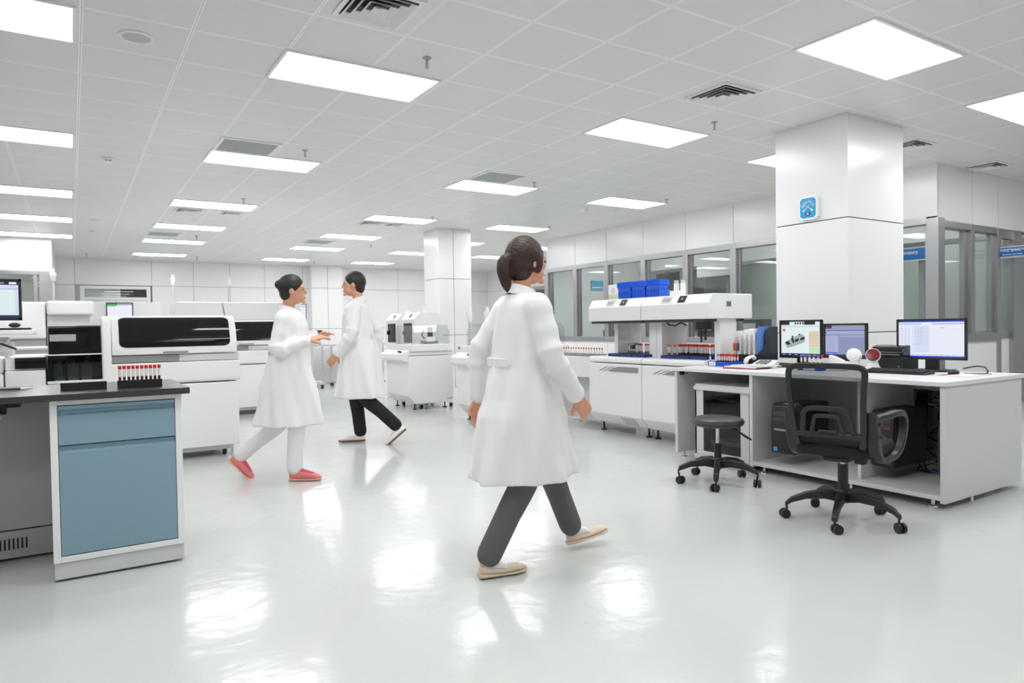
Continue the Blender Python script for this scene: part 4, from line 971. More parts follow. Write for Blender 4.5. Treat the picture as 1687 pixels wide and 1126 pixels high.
# machine picture on the left monitor, as small shapes on its screen
mon = [o for o in bpy.data.objects if o.get('label', '').startswith('left desk monitor')][0]
s = MB(em('machine', (206, 212, 214), .6))
def SQ(pts, k=0): s.faces([(-.19 + p[0] * .373, -.0072 - .0002 * k, .085 + p[1] * .294) for p in pts], [tuple(range(len(pts)))])
SQ([(.1, .38), (.17, .22), (.38, .3), (.62, .4), (.64, .56), (.56, .64), (.34, .56), (.26, .5)])
s.m(em('black', (0, 0, 0))); SQ([(.37, .4), (.47, .44), (.48, .52), (.38, .48)], 1); SQ([(.51, .45), (.62, .49), (.62, .56), (.52, .53)], 1); SQ([(.27, .5), (.32, .56), (.36, .4), (.33, .36)], 1); SQ([(.11, .4), (.2, .44), (.26, .34), (.18, .32)], 1); SQ([(.28, .57), (.32, .6), (.34, .57), (.3, .54)], 1); SQ([(.46, .64), (.52, .65), (.52, .62), (.46, .61)], 1)
[c for c in mon.children if c.name.startswith('screen')][0]
s.build('machine_picture', [c for c in mon.children if c.name.startswith('screen')][0])
def keyboard(label, x, y, rz, n=15):
    t = thing('keyboard', label, 'keyboard', (x, y, ZD), rz)
    MB(BLACK).prism([(-.075, 0), (-.08, .008), (.065, .026), (.075, .02), (.075, 0)], 'x', -.22, .22).build('base', t, bevel=.003)
    k = MB(BLACKS)
    for r in range(5):
        for c in range(20):
            x_ = -.205 + .0206 * c; y_ = -.058 + .025 * r; z_ = .0085 + (y_ + .08) / .145 * .018
            k.box(x_, x_ + .017, y_, y_ + .019, z_, z_ + .008)
    k.build('keys', t, bevel=.002, seg=1); return t
keyboard('black keyboard on the desk in front of the right wide monitor', 4.94, 2.64, -PI / 2 + .03)
keyboard('black keyboard between the papers and the left desk monitor', 5.05, 3.66, -PI / 2 - .02)
t = thing('mouse', 'shiny black mouse near the right end of the desk', 'mouse', (5.08, 2.33, ZD), -PI / 2)
MB(mat('gloss_black', (30, 30, 32), .12)).lathe([(.001, .036), (.016, .034), (.028, .022), (.031, .006), (.029, 0)], n=20, M=Matrix.Diagonal((1, 1.7, 1, 1))).build('shell', t, smooth=True)
MB(GREY).box(-.004, .004, .015, .03, .026, .036).build('scroll_wheel', t)
tag(MB(mat('red_paper', (190, 70, 70), .6)).box(4.93, 5.05, 2.2, 2.37, ZD, ZD + .0008).m(PAPER).box(4.9, 5.15, 2.17, 2.31, ZD + .001, ZD + .0018).build('paper_slip'), 'loose pale and red paper slips beside the mouse', 'paper')
for k, pts in enumerate(([(5.28, 2.36, ZD + .03), (5.3, 2.28, ZD + .05), (5.28, 2.22, ZD + .045), (5.25, 2.19, ZD + .02), (5.26, 2.2, ZD + .006)], [(5.09, 2.27, ZD + .012), (5.14, 2.2, ZD + .006), (5.2, 2.15, ZD + .006), (5.24, 2.2, ZD + .006), (5.18, 2.26, ZD + .006)])):
    tag(MB(BLACK if k == 0 else mat('cable_grey', (0, 0, 0))).tube(pts, .005 if k == 0 else .0025, 8).build('cable', smooth=True), ['thick black cable bundle behind the mouse', 'thin grey mouse cable looping on the desk end'][k], 'cable')
def scanner(label, x, y, rz, face):
    t = thing('barcode_scanner', label, 'barcode scanner', (x, y, ZD), rz)      # looks along local -y
    MB(WHITE).loft([[Vector((a * math.cos(2 * PI * j / 20), b * math.sin(2 * PI * j / 20), z)) for j in range(20)] for a, b, z in ((.06, .055, 0), (.055, .05, .015), (.04, .034, .045), (.032, .028, .07), (.03, .026, .085))]).build('foot', t, smooth=True)
    Mh = Matrix.Translation((0, 0, .115)) @ Matrix.Rotation(math.radians(78), 4, 'X')
    MB(WHITE).lathe([(.001, -.042), (.03, -.04), (.047, -.02), (.051, .0), (.051, .03), (.047, .038)], n=28, M=Mh).build('head', t, smooth=True)
    if face: MB(DARK).lathe([(.047, .036), (.047, .0405)], n=28, M=Mh).m(mat('scanner_red', (130, 24, 30), .12)).lathe([(.041, .0405), (.041, .0425), (.001, .043)], n=28, M=Mh).build('red_window', t, smooth=True)
    else: MB(WHITE).lathe([(.034, .036), (.034, .048), (.03, .05), (.001, .05)], n=28, M=Mh).build('rear_boss', t, smooth=True)
scanner('white barcode scanner with round white back beside the middle monitor', 5.03, 3.006, -PI / 2 + .2, False)
scanner('white barcode scanner with dark red window facing the viewer', 5.06, 2.88, -PI / 2 + .5, True)
t = thing('label_printer', 'black label printer with clear lid between the scanner and the right monitor', 'printer', (5.28, 2.84, ZD))
MB(BLACK).box(-.1, .12, -.12, .14, 0, .1).build('body', t, bevel=.01)
MB(mat('smoked_black_acrylic', (0, 0, 0))).prism([(-.1, .1), (-.098, .14), (-.07, .175), (-.02, .19), (.12, .19), (.12, .1)], 'y', -.115, .135).build('lid', t, bevel=.008)
MB(GREY).box(-.104, -.098, -.09, .11, .118, .122).box(-.104, -.1, .06, .064, .1, .14).build('lid_seam', t)
MB(mat('led_green', (60, 200, 120), .3, emit=.5)).box(-.104, -.1, -.09, -.083, .03, .036).build('indicator', t)
# telephone
t = thing('telephone', 'white desk telephone behind the papers beside the file organizer', 'telephone', (4.9, 3.755, ZD), -PI / 2 + .25)
MB(WHITE).prism([(-.1, 0), (-.1, .02), (.1, .06), (.1, 0)], 'x', -.06, .12).build('base', t, bevel=.006)
MB(WHITE).tube([(-.09, -.1, .045), (-.092, -.07, .07), (-.095, 0, .085), (-.098, .07, .085), (-.1, .1, .07)], [.019, .017, .013, .017, .019], 12).build('handset', t, smooth=True)
kp = MB(GREY)
for i in range(3):
    for j in range(4): kp.box(-.02 + .035 * i, .003 + .035 * i, -.06 + .03 * j, -.045 + .03 * j, .03 + .0058 * j, .042 + .0058 * j)
kp.build('keypad', t)
MB(TUBEG).tube([(-.09, -.11, .03), (-.06, -.14, .01), (.0, -.13, .008), (.02, -.1, .02)], .006, 8).build('cord', t, smooth=True)
# papers and folders
def sheet(name, label, x0, y0, w_, d_, z, h, rz, m_):
    M = Matrix.Translation((x0, y0, 0)) @ Matrix.Rotation(rz, 4, 'Z')
    return tag(MB(m_).box(-w_ / 2, w_ / 2, -d_ / 2, d_ / 2, z, z + h, M).build(name, bevel=.001, seg=1), label, 'folder' if 'folder' in name else 'paper')
sheet('folder', 'dark red folder at the bottom of the paper pile', 4.69, 3.74, .22, .3, ZD, .008, .15, mat('dark_red', (150, 30, 44), .5))
sheet('paper_stack', 'white paper stack in the middle of the pile on the desk edge', 4.7, 3.73, .22, .3, ZD + .0085, .012, .05, PAPER)
o = sheet('folder', 'grey clip folder lying on top of the white paper pile', 4.74, 3.68, .24, .33, ZD + .0215, .006, -.25, mat('folder_grey', (206, 208, 208), .45))
sheet('paper', 'single white sheet lying right of the paper pile at the desk edge', 4.6, 3.47, .2, .15, ZD, .0015, .1, PAPER)
# blue tray of tubes with label
t = thing('sample_tray', 'bright blue tray with white label holding tubes at the left desk end', 'tray', (4.86, 4.075, ZD), .0)
tr = MB(TRAYBLUE); tr.box(-.12, .26, -.115, .115, 0, .006).box(-.12, -.114, -.115, .115, .006, .042).box(.254, .26, -.115, .115, .006, .042).box(-.114, .254, -.115, -.109, .006, .042).box(-.114, .254, .109, .115, .006, .042)
for k in range(1, 10): tr.box(-.12 + .038 * k - .002, -.12 + .038 * k + .002, -.109, .109, .006, .03)
for k in range(1, 9): tr.box(-.114, .254, -.115 + .0256 * k - .0015, -.115 + .0256 * k + .0015, .006, .029)
tr.build('body', t, bevel=.002)
lb = MB(PAPER).box(-.1225, -.12, .03, .1, .006, .04).build('label_card', t)
MB(DARK).tube([(-.1227, .085, .028), (-.1227, .08, .018), (-.1227, .07, .02), (-.1227, .066, .029), (-.1227, .062, .019), (-.1227, .052, .021), (-.1227, .046, .028)], .001, 5).build('scribble', lb)
def slot(i, j): return (4.86 - .12 + .019 + .038 * i, 4.075 - .115 + .0128 + .0256 * j, ZD + .0065)
tr1 = make_tube(cap=REDCAP, label='red-capped tube standing in the bright blue desk tray'); tr1['group'] = 'red tubes in the desk tray'
n_ = 0
blues = []
for i in (1, 2, 3):
    for j in range(0, 7):
        if (i, j) in ((1, 6), (2, 5)): blues.append((i, j)); continue
        if i == 3 and j % 2: continue
        q = tr1 if n_ == 0 else copy_tree(tr1)
        n_ += 1; q.location = slot(i, j)
tb1 = make_tube(cap=BLUECAP, label='lone blue-capped tube at the left end of the bright blue tray'); tb1.location = slot(0, 8)
for (i, j), l in zip(blues, ('front', 'back')):
    copy_tree(tb1, slot(i, j), 'blue-capped tube beside the red ones in the bright blue tray, %s one' % l)
# small rack on the desk
t = thing('tube_rack', 'small blue rack with red and blue capped tubes behind the chair back', 'tube rack', (4.83, 3.236, ZD))
mb = MB(TRAYBLUE).box(-.035, .035, -.1, .1, 0, .02)
for k in range(6): mb.box(-.035, .035, -.1 + .0394 * k, -.097 + .0394 * k, .02, .032)
mb.box(-.035, -.032, -.1, .1, .02, .032).box(.032, .035, -.1, .1, .02, .032).build('body', t, bevel=.002)
MB(PAPER).box(-.037, -.035, -.05, .05, .003, .018).build('label_card', t)
for k in range(5):
    for r in range(2):
        c = copy_tree(tb1 if r == 0 else tr1, (4.83 - .016 + .032 * r, 3.236 + .077 - .037 * k - (.008 if r else 0), ZD + .0205), '%s-capped tube in the small blue rack behind the chair back' % ('blue', 'red')[r], group='%s tubes in the small rack' % ('blue', 'red')[r])
# white paper hood and dispenser
tag(MB(PAPER).prism([(.03, 0), (.03, .12), (-.02, .105), (-.08, .08), (-.1, .03), (-.1, 0)], 'x', -.04, .0).build('paper_cover', loc=(4.93, 3.1, ZD), bevel=.004), 'white curved paper cover standing right of the small blue rack', 'cover')
t = thing('card_box', 'small white box between the paper cover and the middle monitor', 'box', (5.13, 3.15, ZD))
MB(WHITE).prism([(-.06, 0), (-.045, .06), (.045, .06), (.06, 0)], 'x', -.03, .03).build('body', t, bevel=.004)
MB(DARK).box(-.032, -.03, -.02, .02, .015, .03).build('slot', t)
# file organizer
t = thing('file_organizer', 'black mesh file organizer holding papers and folders on the desk', 'organizer', (5.12, 4.035, ZD))
mb = MB(BLACK).box(-.13, .13, -.19, .1, 0, .008).box(-.13, -.126, -.19, .1, .008, .1).box(.126, .13, -.19, .1, .008, .26)
for y in (.096, .05, .0, -.05, -.1): mb.box(-.126, .126, y, y + .003, .008, .1)
mb.build('tray_body', t, bevel=.001, seg=1)
side = MB(mat('organizer_black', (34, 34, 36), .45)); pr = [(-.13, .0), (.13, .0), (.13, .34), (.02, .34), (-.03, .31), (-.05, .24), (-.04, .19), (-.07, .14), (-.13, .11)]
side.prism(pr, 'y', -.19, -.186); sd = side.build('side_panel', t)
hl = MB(mat('mesh_blue_grey', (70, 78, 120), .5))
for i in range(6):
    for j in range(13):
        x_, z_ = -.03 + .026 * i, .02 + .024 * j
        if z_ > .12 and x_ < .0 + .0: continue
        hl.quad((x_, -.1905, z_), (x_ + .012, -.1905, z_ + .008), (x_ + .012, -.1905, z_ + .012), (x_, -.1905, z_ + .004))
hl.build('mesh_holes', sd)
sl = MB(GREY)
for a in (.06, .045, .03, -.02, -.03, -.04, -.05): sl.box(-.1315, -.13, a, a + .006, .055, .065)
sl.build('front_lettering', t)
tag(MB(mat('folder_blue', (82, 126, 196), .45)).prism([(-.1, .01), (.1, .01), (.1, .335), (-.08, .335), (-.1, .3), (-.11, .1)], 'y', -.004, .004).m(STEEL).cyl((-.06, .0041, .3), (-.06, .0055, .3), .006, n=10).build('folder', loc=(5.1, 3.868, ZD + .009), bevel=.001), 'blue plastic folder at the right end of the black organizer', 'folder')
for k, (y, h, th, l) in enumerate(((4.118, .3, .01, 'leftmost, tall'), (4.065, .31, .018, 'behind the pens'), (4.012, .315, .018, 'thick, in the middle'), (3.962, .32, .018, 'right of the middle'), (3.91, .32, .022, 'next to the blue folder'))):
    o = tag(MB(PAPER).box(-.1, .1, -th / 2, th / 2, 0, h - .01).m(SIGNB if k == 1 else TUBEG).box(-.09, .09, -th / 2 + .001, th / 2 - .001, h - .01, h - .003).m(GREY).box(-.1012, -.1, -.002, .002, .12, .22).build('paper_file', loc=(5.11, y, ZD + .0085)), 'white paper file in the black organizer, ' + l, 'file'); o['group'] = 'files in the organizer'
for k, (dy, c, cc, l) in enumerate(((.0, 'orange', REDLED, 'orange pen, left of two, in the organizer front'), (.022, 'orange', REDLED, 'orange pen, right of two, in the organizer front'), (.046, 'navy', RACKBLUE, 'white pen with navy grip in the organizer'))):
    t2 = thing('marker_pen', l, 'pen', (5.003, 4.12 - dy, ZD + .0085))
    MB(PAPER).cyl((0, 0, 0), (0, 0, .12), .006, n=10).build('barrel', t2, smooth=True)
    MB(mat('orange_plastic', (226, 84, 34), .4) if c == 'orange' else cc).cyl((0, 0, .12), (0, 0, .19), .0068, n=10).build('cap', t2, smooth=True)
# ------------------------------------------------------------------ stool and chair
def strap(mb, path, wid, th, closed=False, lat=Vector((0, 1, 0))):
    path = [Vector(p) for p in path]; K = len(path); rings = []
    for i, p in enumerate(path):
        a = path[i - 1] if (i or closed) else p; b = path[(i + 1) % K] if (i < K - 1 or closed) else p
        t = (b - a).normalized(); n = t.cross(lat).normalized()
        w_ = wid[i] if isinstance(wid, list) else wid
        rings.append([p + n * th / 2 + lat * w_ / 2, p + n * th / 2 - lat * w_ / 2, p - n * th / 2 - lat * w_ / 2, p - n * th / 2 + lat * w_ / 2])
    return mb.loft(rings, True, closed)
def smooth_path(pts, n=5, closed=False):
    pts = [Vector(p) for p in pts]; K = len(pts); out = []
    for i in range(K if closed else K - 1):
        g = (lambda q: pts[q % K]) if closed else (lambda q: pts[max(0, min(K - 1, q))])
        p0, p1, p2, p3 = g(i - 1), g(i), g(i + 1), g(i + 2)
        for u in range(n):
            s_ = u / n; out.append(.5 * ((2 * p1) + (p2 - p0) * s_ + (2 * p0 - 5 * p1 + 4 * p2 - p3) * s_ ** 2 + (3 * p1 - p0 - 3 * p2 + p3) * s_ ** 3))
    if not closed: out.append(pts[-1])
    return out
def star_base(t, angs, rad, hub):
    MB(BLACKS).lathe([(.02, hub - .035), (.036, hub - .03), (.038, hub + .03), (.03, hub + .045), (.02, hub + .045)], n=20).build('hub', t, smooth=True)
    for k, a in enumerate(angs):
        M = Matrix.Rotation(a, 4, 'Z')
        pts = [(.02, 0, hub), (.1, 0, hub + .012), (.2, 0, hub), (.28, 0, hub - .03), (rad, 0, hub - .06)]
        leg = MB(BLACKS); rings = []
        ws = [.028, .026, .022, .02, .017]; hs = [.03, .026, .02, .016, .013]
        for p, w_, h_ in zip(pts, ws, hs): rings.append([M @ Vector((p[0], sy * w_, p[2] + sz * h_)) for sy, sz in ((-1, -1), (1, -1), (.75, 1), (-.75, 1))])
        leg.loft(rings); lg = leg.build('leg', t, bevel=.006)
        ca = MB(BLACK); b = a + [1.1, .3, 2.2, -.6, 1.7][k]
        d = Vector((math.cos(b), math.sin(b), 0)); q = Vector((-d.y, d.x, 0)); c = M @ Vector((rad - .01, 0, .027)) + d * .012
        for s_ in (-1, 1): ca.cyl(c + q * s_ * .006, c + q * s_ * .024, .027, n=20)
        ca.cyl(c - q * .006, c + q * .006, .015, n=10).cyl((c.x - d.x * .012, c.y - d.y * .012, .03), (c.x - d.x * .012, c.y - d.y * .012, hub - .062), .007, n=8)
        ca.build('caster', t, bevel=.004)
t = thing('stool', 'round black padded swivel stool in front of the network cabinet', 'stool', (3.92, 3.38, 0))
star_base(t, [math.radians(2 + 72 * k) for k in range(5)], .29, .14)
MB(BLACK).cyl((0, 0, .17), (0, 0, .29), .026, n=20).build('gas_sleeve', t, smooth=True)
MB(CHROME).cyl((0, 0, .29), (0, 0, .41), .014, n=16).cyl((0, 0, .345), (0, 0, .35), .015, n=16).build('gas_lift', t, smooth=True)
MB(BLACK).cyl((0, 0, .4), (0, 0, .42), .03, n=16).build('seat_mount', t)
MB(mat('black_vinyl', (44, 44, 45), .38)).lathe([(.001, .415), (.15, .415), (.178, .425), (.187, .445), (.18, .465), (.15, .478), (.08, .482), (.001, .483)], n=48).build('seat', t, smooth=True)
MB(BLACK).tube([(.02, -.03, .41), (.06, -.11, .395), (.1, -.17, .345), (.12, -.2, .325)], [.005, .006, .01, .007], 8).build('height_lever', t, smooth=True)

CH = thing('office_chair', 'black mesh-back office chair with loop armrests facing the desk', 'chair', (3.74, 2.31, 0), .25)
t = CH
star_base(t, [math.radians(60 + 72 * k) - .25 for k in range(5)], .315, .14)
MB(BLACK).cyl((0, 0, .17), (0, 0, .33), .028, n=20).build('gas_sleeve', t, smooth=True)
MB(CHROME).cyl((0, 0, .33), (0, 0, .36), .016, n=16).build('gas_lift', t, smooth=True)
MB(BLACK).box(-.13, .1, -.07, .07, .36, .395).box(.0, .06, -.12, -.06, .335, .39).build('tilt_mechanism', t, bevel=.01)
FAB = mat('black_fabric', (20, 20, 21), .85, bump=.3, bscale=300)
seat = MB(FAB); P = rrect(.46, .48, .13, 8)
seat.loft([[Vector((p[0] * k + .02, p[1] * k, z)) for p in P] for k, z in ((.9, .4), (.97, .405), (1.0, .425), (1.0, .445), (.96, .468), (.85, .478), (.5, .482), (.05, .483))])
seat.build('seat', t, smooth=True)
def bx(z): return -.2 - .055 * max(0, (z - .5) / .42) ** 1.0 - .03 * math.sin(PI * min(1, max(0, (z - .45) / .5))) + .02
# back frame: rounded loop, mesh inside
lp = []
for y, z in ((-.17, .46), (-.182, .55), (-.19, .68), (-.196, .8), (-.2, .875), (-.178, .905), (-.1, .912), (.1, .912), (.178, .905), (.2, .875), (.196, .8), (.19, .68), (.182, .55), (.17, .46)): lp.append((bx(z) - .04, y, z))
fr = MB(BLACKS)
strap(fr, smooth_path(lp, 4), .02, .032, lat=Vector((1, 0, 0)))
fr.build('back_frame', t, bevel=.006)
MB(BLACKS).box(bx(.52) - .055, bx(.52) - .025, -.18, .18, .51, .54).build('cross_bar', t, bevel=.008)
def mesh_fab():
    m = glass('chair_mesh', (.36, .36, .355), refl=.12); m.node_tree.nodes['Glossy BSDF'].inputs['Roughness'].default_value = .8
    nt = m.node_tree; d = nt.nodes.new('ShaderNodeBsdfDiffuse'); d.inputs[0].default_value = lin((26, 26, 27))
    mx = [n for n in nt.nodes if n.type == 'MIX_SHADER'][0]; tr = [n for n in nt.nodes if n.type == 'BSDF_TRANSPARENT'][0]; tr.inputs[0].default_value = (.97, .97, .97, 1)
    nt.links.new(d.outputs[0], mx.inputs[2])
    tc = nt.nodes.new('ShaderNodeTexCoord'); w1 = nt.nodes.new('ShaderNodeTexWave'); w1.inputs['Scale'].default_value = 110; w1.bands_direction = 'Z'
    w2 = nt.nodes.new('ShaderNodeTexWave'); w2.inputs['Scale'].default_value = 110; w2.bands_direction = 'Y'
    mm = nt.nodes.new('ShaderNodeMath'); mm.operation = 'MAXIMUM'; gt = nt.nodes.new('ShaderNodeMath'); gt.operation = 'MULTIPLY'; gt.inputs[1].default_value = .95
    for w_ in (w1, w2): nt.links.new(tc.outputs['Object'], w_.inputs['Vector'])
    nt.links.new(w1.outputs[1], mm.inputs[0]); nt.links.new(w2.outputs[1], mm.inputs[1]); nt.links.new(mm.outputs[0], gt.inputs[0]); nt.links.new(gt.outputs[0], mx.inputs[0])
    return m
mf = MB(mesh_fab()); zs = [.46 + .45 * i / 12 for i in range(13)]
for z0, z1 in zip(zs, zs[1:]):
    for i in range(8):
        def pt(z, u): hw = .168 + .032 * min(1, (z - .46) / .4); return (bx(z) - .036 - .03 * (1 - u * u) * -1 * .6, u * hw, z)
        u0, u1 = -1 + i * .25, -.75 + i * .25
        mf.quad(pt(z0, u0), pt(z0, u1), pt(z1, u1), pt(z1, u0))
mf.build('back_mesh', t, smooth=True)
lu = MB(BLACKS)
def arch(pts, w_, th): strap(lu, smooth_path([(bx(z) - .05, y, z) for y, z in pts], 4), th, w_, lat=Vector((1, 0, 0)))
arch([(-.135, .54), (-.125, .6), (-.115, .655), (-.08, .675), (0, .678), (.08, .675), (.115, .655), (.125, .6), (.135, .54)], .028, .014)
arch([(-.085, .54), (-.072, .59), (-.062, .625), (-.04, .635), (0, .636), (.04, .635), (.062, .625), (.072, .59), (.085, .54)], .022, .014)
arch([(-.05, .548), (0, .546), (.05, .548)], .016, .014)
lu.build('lumbar_support', t, bevel=.004)
for s_ in (-1, 1):
    ap = smooth_path([(-.2, s_ * .225, .615), (-.1, s_ * .255, .636), (.02, s_ * .28, .645), (.1, s_ * .285, .625), (.135, s_ * .285, .57), (.12, s_ * .28, .5), (.08, s_ * .27, .43), (.02, s_ * .25, .395), (-.08, s_ * .23, .392), (-.13, s_ * .225, .42), (-.17, s_ * .225, .5)], 4, True)
    arm = MB(BLACKS); strap(arm, ap, .042, .034, True); arm.build('armrest', t, bevel=.009)
    MB(DARK).cyl((-.19, s_ * .25, .6), (-.19, s_ * .258, .6), .011, n=14).cyl((-.165, s_ * .25, .53), (-.165, s_ * .258, .53), .011, n=14).build('bolt_cap', t)
    MB(BLACKS).prism([(-.255, .67), (-.18, .64), (-.12, .44), (-.17, .41), (-.215, .5)], 'y', *sorted((s_ * .184, s_ * .246))).build('arm_bracket', t, bevel=.01)
    MB(BLACK).box(-.07, .05, *sorted((s_ * .06, s_ * .24)), .388, .4).build('arm_support', t, bevel=.003)

PINKL = mat('light_pink_fabric', (224, 132, 128), .6)
# ------------------------------------------------------------------ people
def limb(mb, pts, rads, n=12, steps=4):
    P = smooth_path(pts, steps); R = []
    K = len(rads)
    for i in range(len(P)):
        x = i / (len(P) - 1) * (K - 1); k = min(int(x), K - 2); R.append(rads[k] + (x - k) * (rads[k + 1] - rads[k]))
    mb.tube(P, R, n); mb.ell(P[0], (R[0],) * 3, 12, 8); mb.ell(P[-1], (R[-1],) * 3, 12, 8)
def hand(mb, wrist, d, up, s, curl, thumb):
    d = Vector(d).normalized(); nrm = Vector(up); nrm = (nrm - d * nrm.dot(d)).normalized(); sd = d.cross(nrm)
    wv = Vector(wrist)
    for k in range(4):
        mb.tube([wv + sd * (k - 1.5) * .012 * s, wv + d * .045 * s + sd * (k - 1.5) * .018 * s, wv + d * .088 * s + sd * (k - 1.5) * .0195 * s], [.012 * s, .0125 * s, .0105 * s], 8)
    for k, ln in enumerate((.066, .076, .072, .055)):
        o = (k - 1.5) * .0195 * s * thumb; p = wv + d * .085 * s + sd * o; c = curl * (1 + .12 * k); dirs = d.copy(); pts = [p]
        for j in range(3):
            c1 = c * (j + .6) * .55; v = d * math.cos(c1) - nrm * math.sin(c1); p = p + v * ln * s * (.42, .32, .26)[j]; pts.append(p)
        mb.tube(pts, [.0098 * s, .009 * s, .0085 * s, .0075 * s], 8); mb.ell(pts[-1], (.0078 * s,) * 3, 8, 6)
    b = wv + d * .025 * s - sd * thumb * .024 * s
    mb.tube([b, b + (d * .6 - sd * thumb * .7 - nrm * .35).normalized() * .04 * s, b + (d * .85 - sd * thumb * .55 - nrm * .5).normalized() * .072 * s], [.0135 * s, .0108 * s, .0085 * s], 8)
def shoe(parent, heel, f, pitch, s, mats, kind, name='shoe'):
    f = Vector((f[0], f[1], 0)).normalized(); sd = Vector((-f.y, f.x, 0)); up = Vector((0, 0, 1))
    F = f * math.cos(pitch) + up * math.sin(pitch); U = up * math.cos(pitch) - f * math.sin(pitch); H = Vector(heel)
    def ring(tx, w_, z0, z1, n=14):
        r = []
        for j in range(n):
            a = 2 * PI * j / n; cy, cz = math.cos(a), math.sin(a)
            yy = math.copysign(abs(cy) ** .7, cy) * w_; zz = (z0 + z1) / 2 + math.copysign(abs(cz) ** .8, cz) * (z1 - z0) / 2
            r.append(H + F * tx * s + sd * yy * s + U * zz * s)
        return r
    top = {'flat': [.055, .06, .04, .03, .042, .034, .024], 'sneaker': [.075, .085, .09, .078, .06, .046, .03], 'loafer': [.06, .066, .07, .062, .05, .04, .028]}[kind]
    tx = [0.004, .03, .08, .125, .18, .225, .25]; wd = [.02, .031, .034, .037, .043, .038, .016]
    o = MB(mats[0]).loft([ring(a, b, .01, c) for a, b, c in zip(tx, wd, top)]).build(name, parent, smooth=True, sub=1)
    MB(mats[1]).loft([ring(a, b + .003, 0, c) for a, b, c in zip(tx, wd, [.022, .02, .016, .014, .014, .016, .02])]).build('sole', o, smooth=True)
    if len(mats) > 2:
        if kind == 'sneaker':
            l = MB(mats[2]).loft([ring(a, b, c, d_) for a, b, c, d_ in ((.075, .026, .07, .095), (.12, .03, .055, .084), (.17, .03, .04, .068), (.2, .025, .03, .056))])
            l.m(PINK)
            for k in range(4):
                c = H + F * (.09 + .022 * k) * s + U * (.092 - .009 * k) * s; l.tube([c - sd * .022 * s, c + U * .006 * s, c + sd * .022 * s], .0035 * s, 6)
            l.build('laces', o, smooth=True)
        else:
            MB(mats[2]).loft([ring(a, b, c, d_) for a, b, c, d_ in ((.03, .025, .03, .085), (.09, .028, .03, .078), (.14, .029, .02, .045))]).build('sock', o, smooth=True)
    return o
def person(label, loc, rz, s, legs, arms, hair, trm, shoes, hairstyle, head_turn=0, lean=.02, hemx=.24):
    t = thing('person', label, 'person', loc, rz)
    V = lambda x, y, z: Vector((x * s, y * s, z * s))
    hd = V(lean + .03, 0, 1.485); Rh = Matrix.Rotation(head_turn, 3, 'Z'); hv = lambda x, y, z: hd + Rh @ V(x, y, z)
    b = MB(SKIN)
    R4 = Rh.to_4x4()
    b.ell(hv(-.008, 0, .015), (.092 * s, .073 * s, .1 * s), 20, 14, R4); b.ell(hv(.022, 0, -.045), (.062 * s, .054 * s, .062 * s), 16, 10, R4)
    b.tube([hv(.083, 0, .012), hv(.095, 0, -.02), hv(.088, 0, -.03)], [.006 * s, .0105 * s, .008 * s], 8)
    b.ell(hv(.078, 0, -.06), (.01 * s, .022 * s, .008 * s), 10, 6, R4); b.ell(hv(.075, 0, -.09), (.016 * s, .02 * s, .016 * s), 10, 6, R4); b.ell(hv(.074, 0, .024), (.014 * s, .05 * s, .01 * s), 10, 6, R4)
    for e in (-1, 1): b.ell(hv(-.005, e * .074, -.008), (.018 * s, .008 * s, .03 * s), 10, 8, R4)
    limb(b, [hv(-.02, 0, -.05), V(lean - .012, 0, 1.37), V(lean - .02, 0, 1.28)], [.05 * s, .048 * s, .07 * s])
    el = lambda z, cx, rx, ry: [V(cx + rx * math.cos(2 * PI * j / 20), ry * math.sin(2 * PI * j / 20), z) for j in range(20)]
    b.loft([el(.76, 0, .08, .13), el(.85, 0, .1, .155), el(1.0, lean * .4, .085, .13), el(1.15, lean * .7, .095, .145), el(1.26, lean, .085, .165), el(1.31, lean, .05, .1)])
    for a in arms:
        y = a['s']; sh = V(lean - .01, y * .165, 1.275); eb = V(*a['e']); wr = V(*a['w'])
        limb(b, [sh, sh.lerp(eb, .5), eb, eb.lerp(wr, .5), wr], [.045 * s, .042 * s, .035 * s, .032 * s, .023 * s])
        hand(b, wr, a.get('d', wr - eb), a['up'], s, a.get('c', .8), y * a.get('t', 1))
    for l in legs:
        y = l['s']; limb(b, [V(0, y * .085, .82), V(*l['k']), V(*l['a'])], [.082 * s, .055 * s, .036 * s])
    body = b.build('body', t, remesh=.0055, sm=3)
    ey = MB(mat('eye_dark', (40, 30, 28), .2))
    for e in (-1, 1): ey.ell(hv(.0785, e * .033, .004), (.0045 * s, .009 * s, .005 * s), 10, 6, R4)
    ey.m(mat('lip', (176, 96, 88), .5)).ell(hv(.086, 0, -.061), (.004 * s, .019 * s, .0045 * s), 10, 6, R4); ey.build('facial_features', t, smooth=True)
    h = MB(hair)
    if hairstyle == 'cap':
        h.ell(hv(-.022, 0, .03), (.1 * s, .082 * s, .1 * s), 24, 14, R4); h.ell(hv(-.055, 0, -.02), (.055 * s, .072 * s, .07 * s), 18, 10, R4)
    elif hairstyle == 'pony':
        h.ell(hv(-.022, 0, .03), (.102 * s, .085 * s, .102 * s), 24, 14, R4); h.ell(hv(-.05, 0, -.02), (.062 * s, .08 * s, .085 * s), 18, 10, R4)
        limb(h, [hv(-.1, 0, .02), hv(-.135, 0, -.0), hv(-.138, 0, -.05), hv(-.125, 0, -.11), hv(-.11, 0, -.15)], [.024 * s, .034 * s, .036 * s, .026 * s, .01 * s], 14, 6)
        for e in (-1, 1): h.ell(hv(.01, e * .068, .0), (.035 * s, .016 * s, .06 * s), 12, 8, R4)
    else:
        h.ell(hv(-.022, 0, .03), (.101 * s, .083 * s, .1 * s), 24, 14, R4); h.ell(hv(-.05, 0, -.02), (.06 * s, .074 * s, .07 * s), 18, 10, R4); h.ell(hv(-.1, 0, .045), (.045 * s, .045 * s, .04 * s), 16, 10, R4)
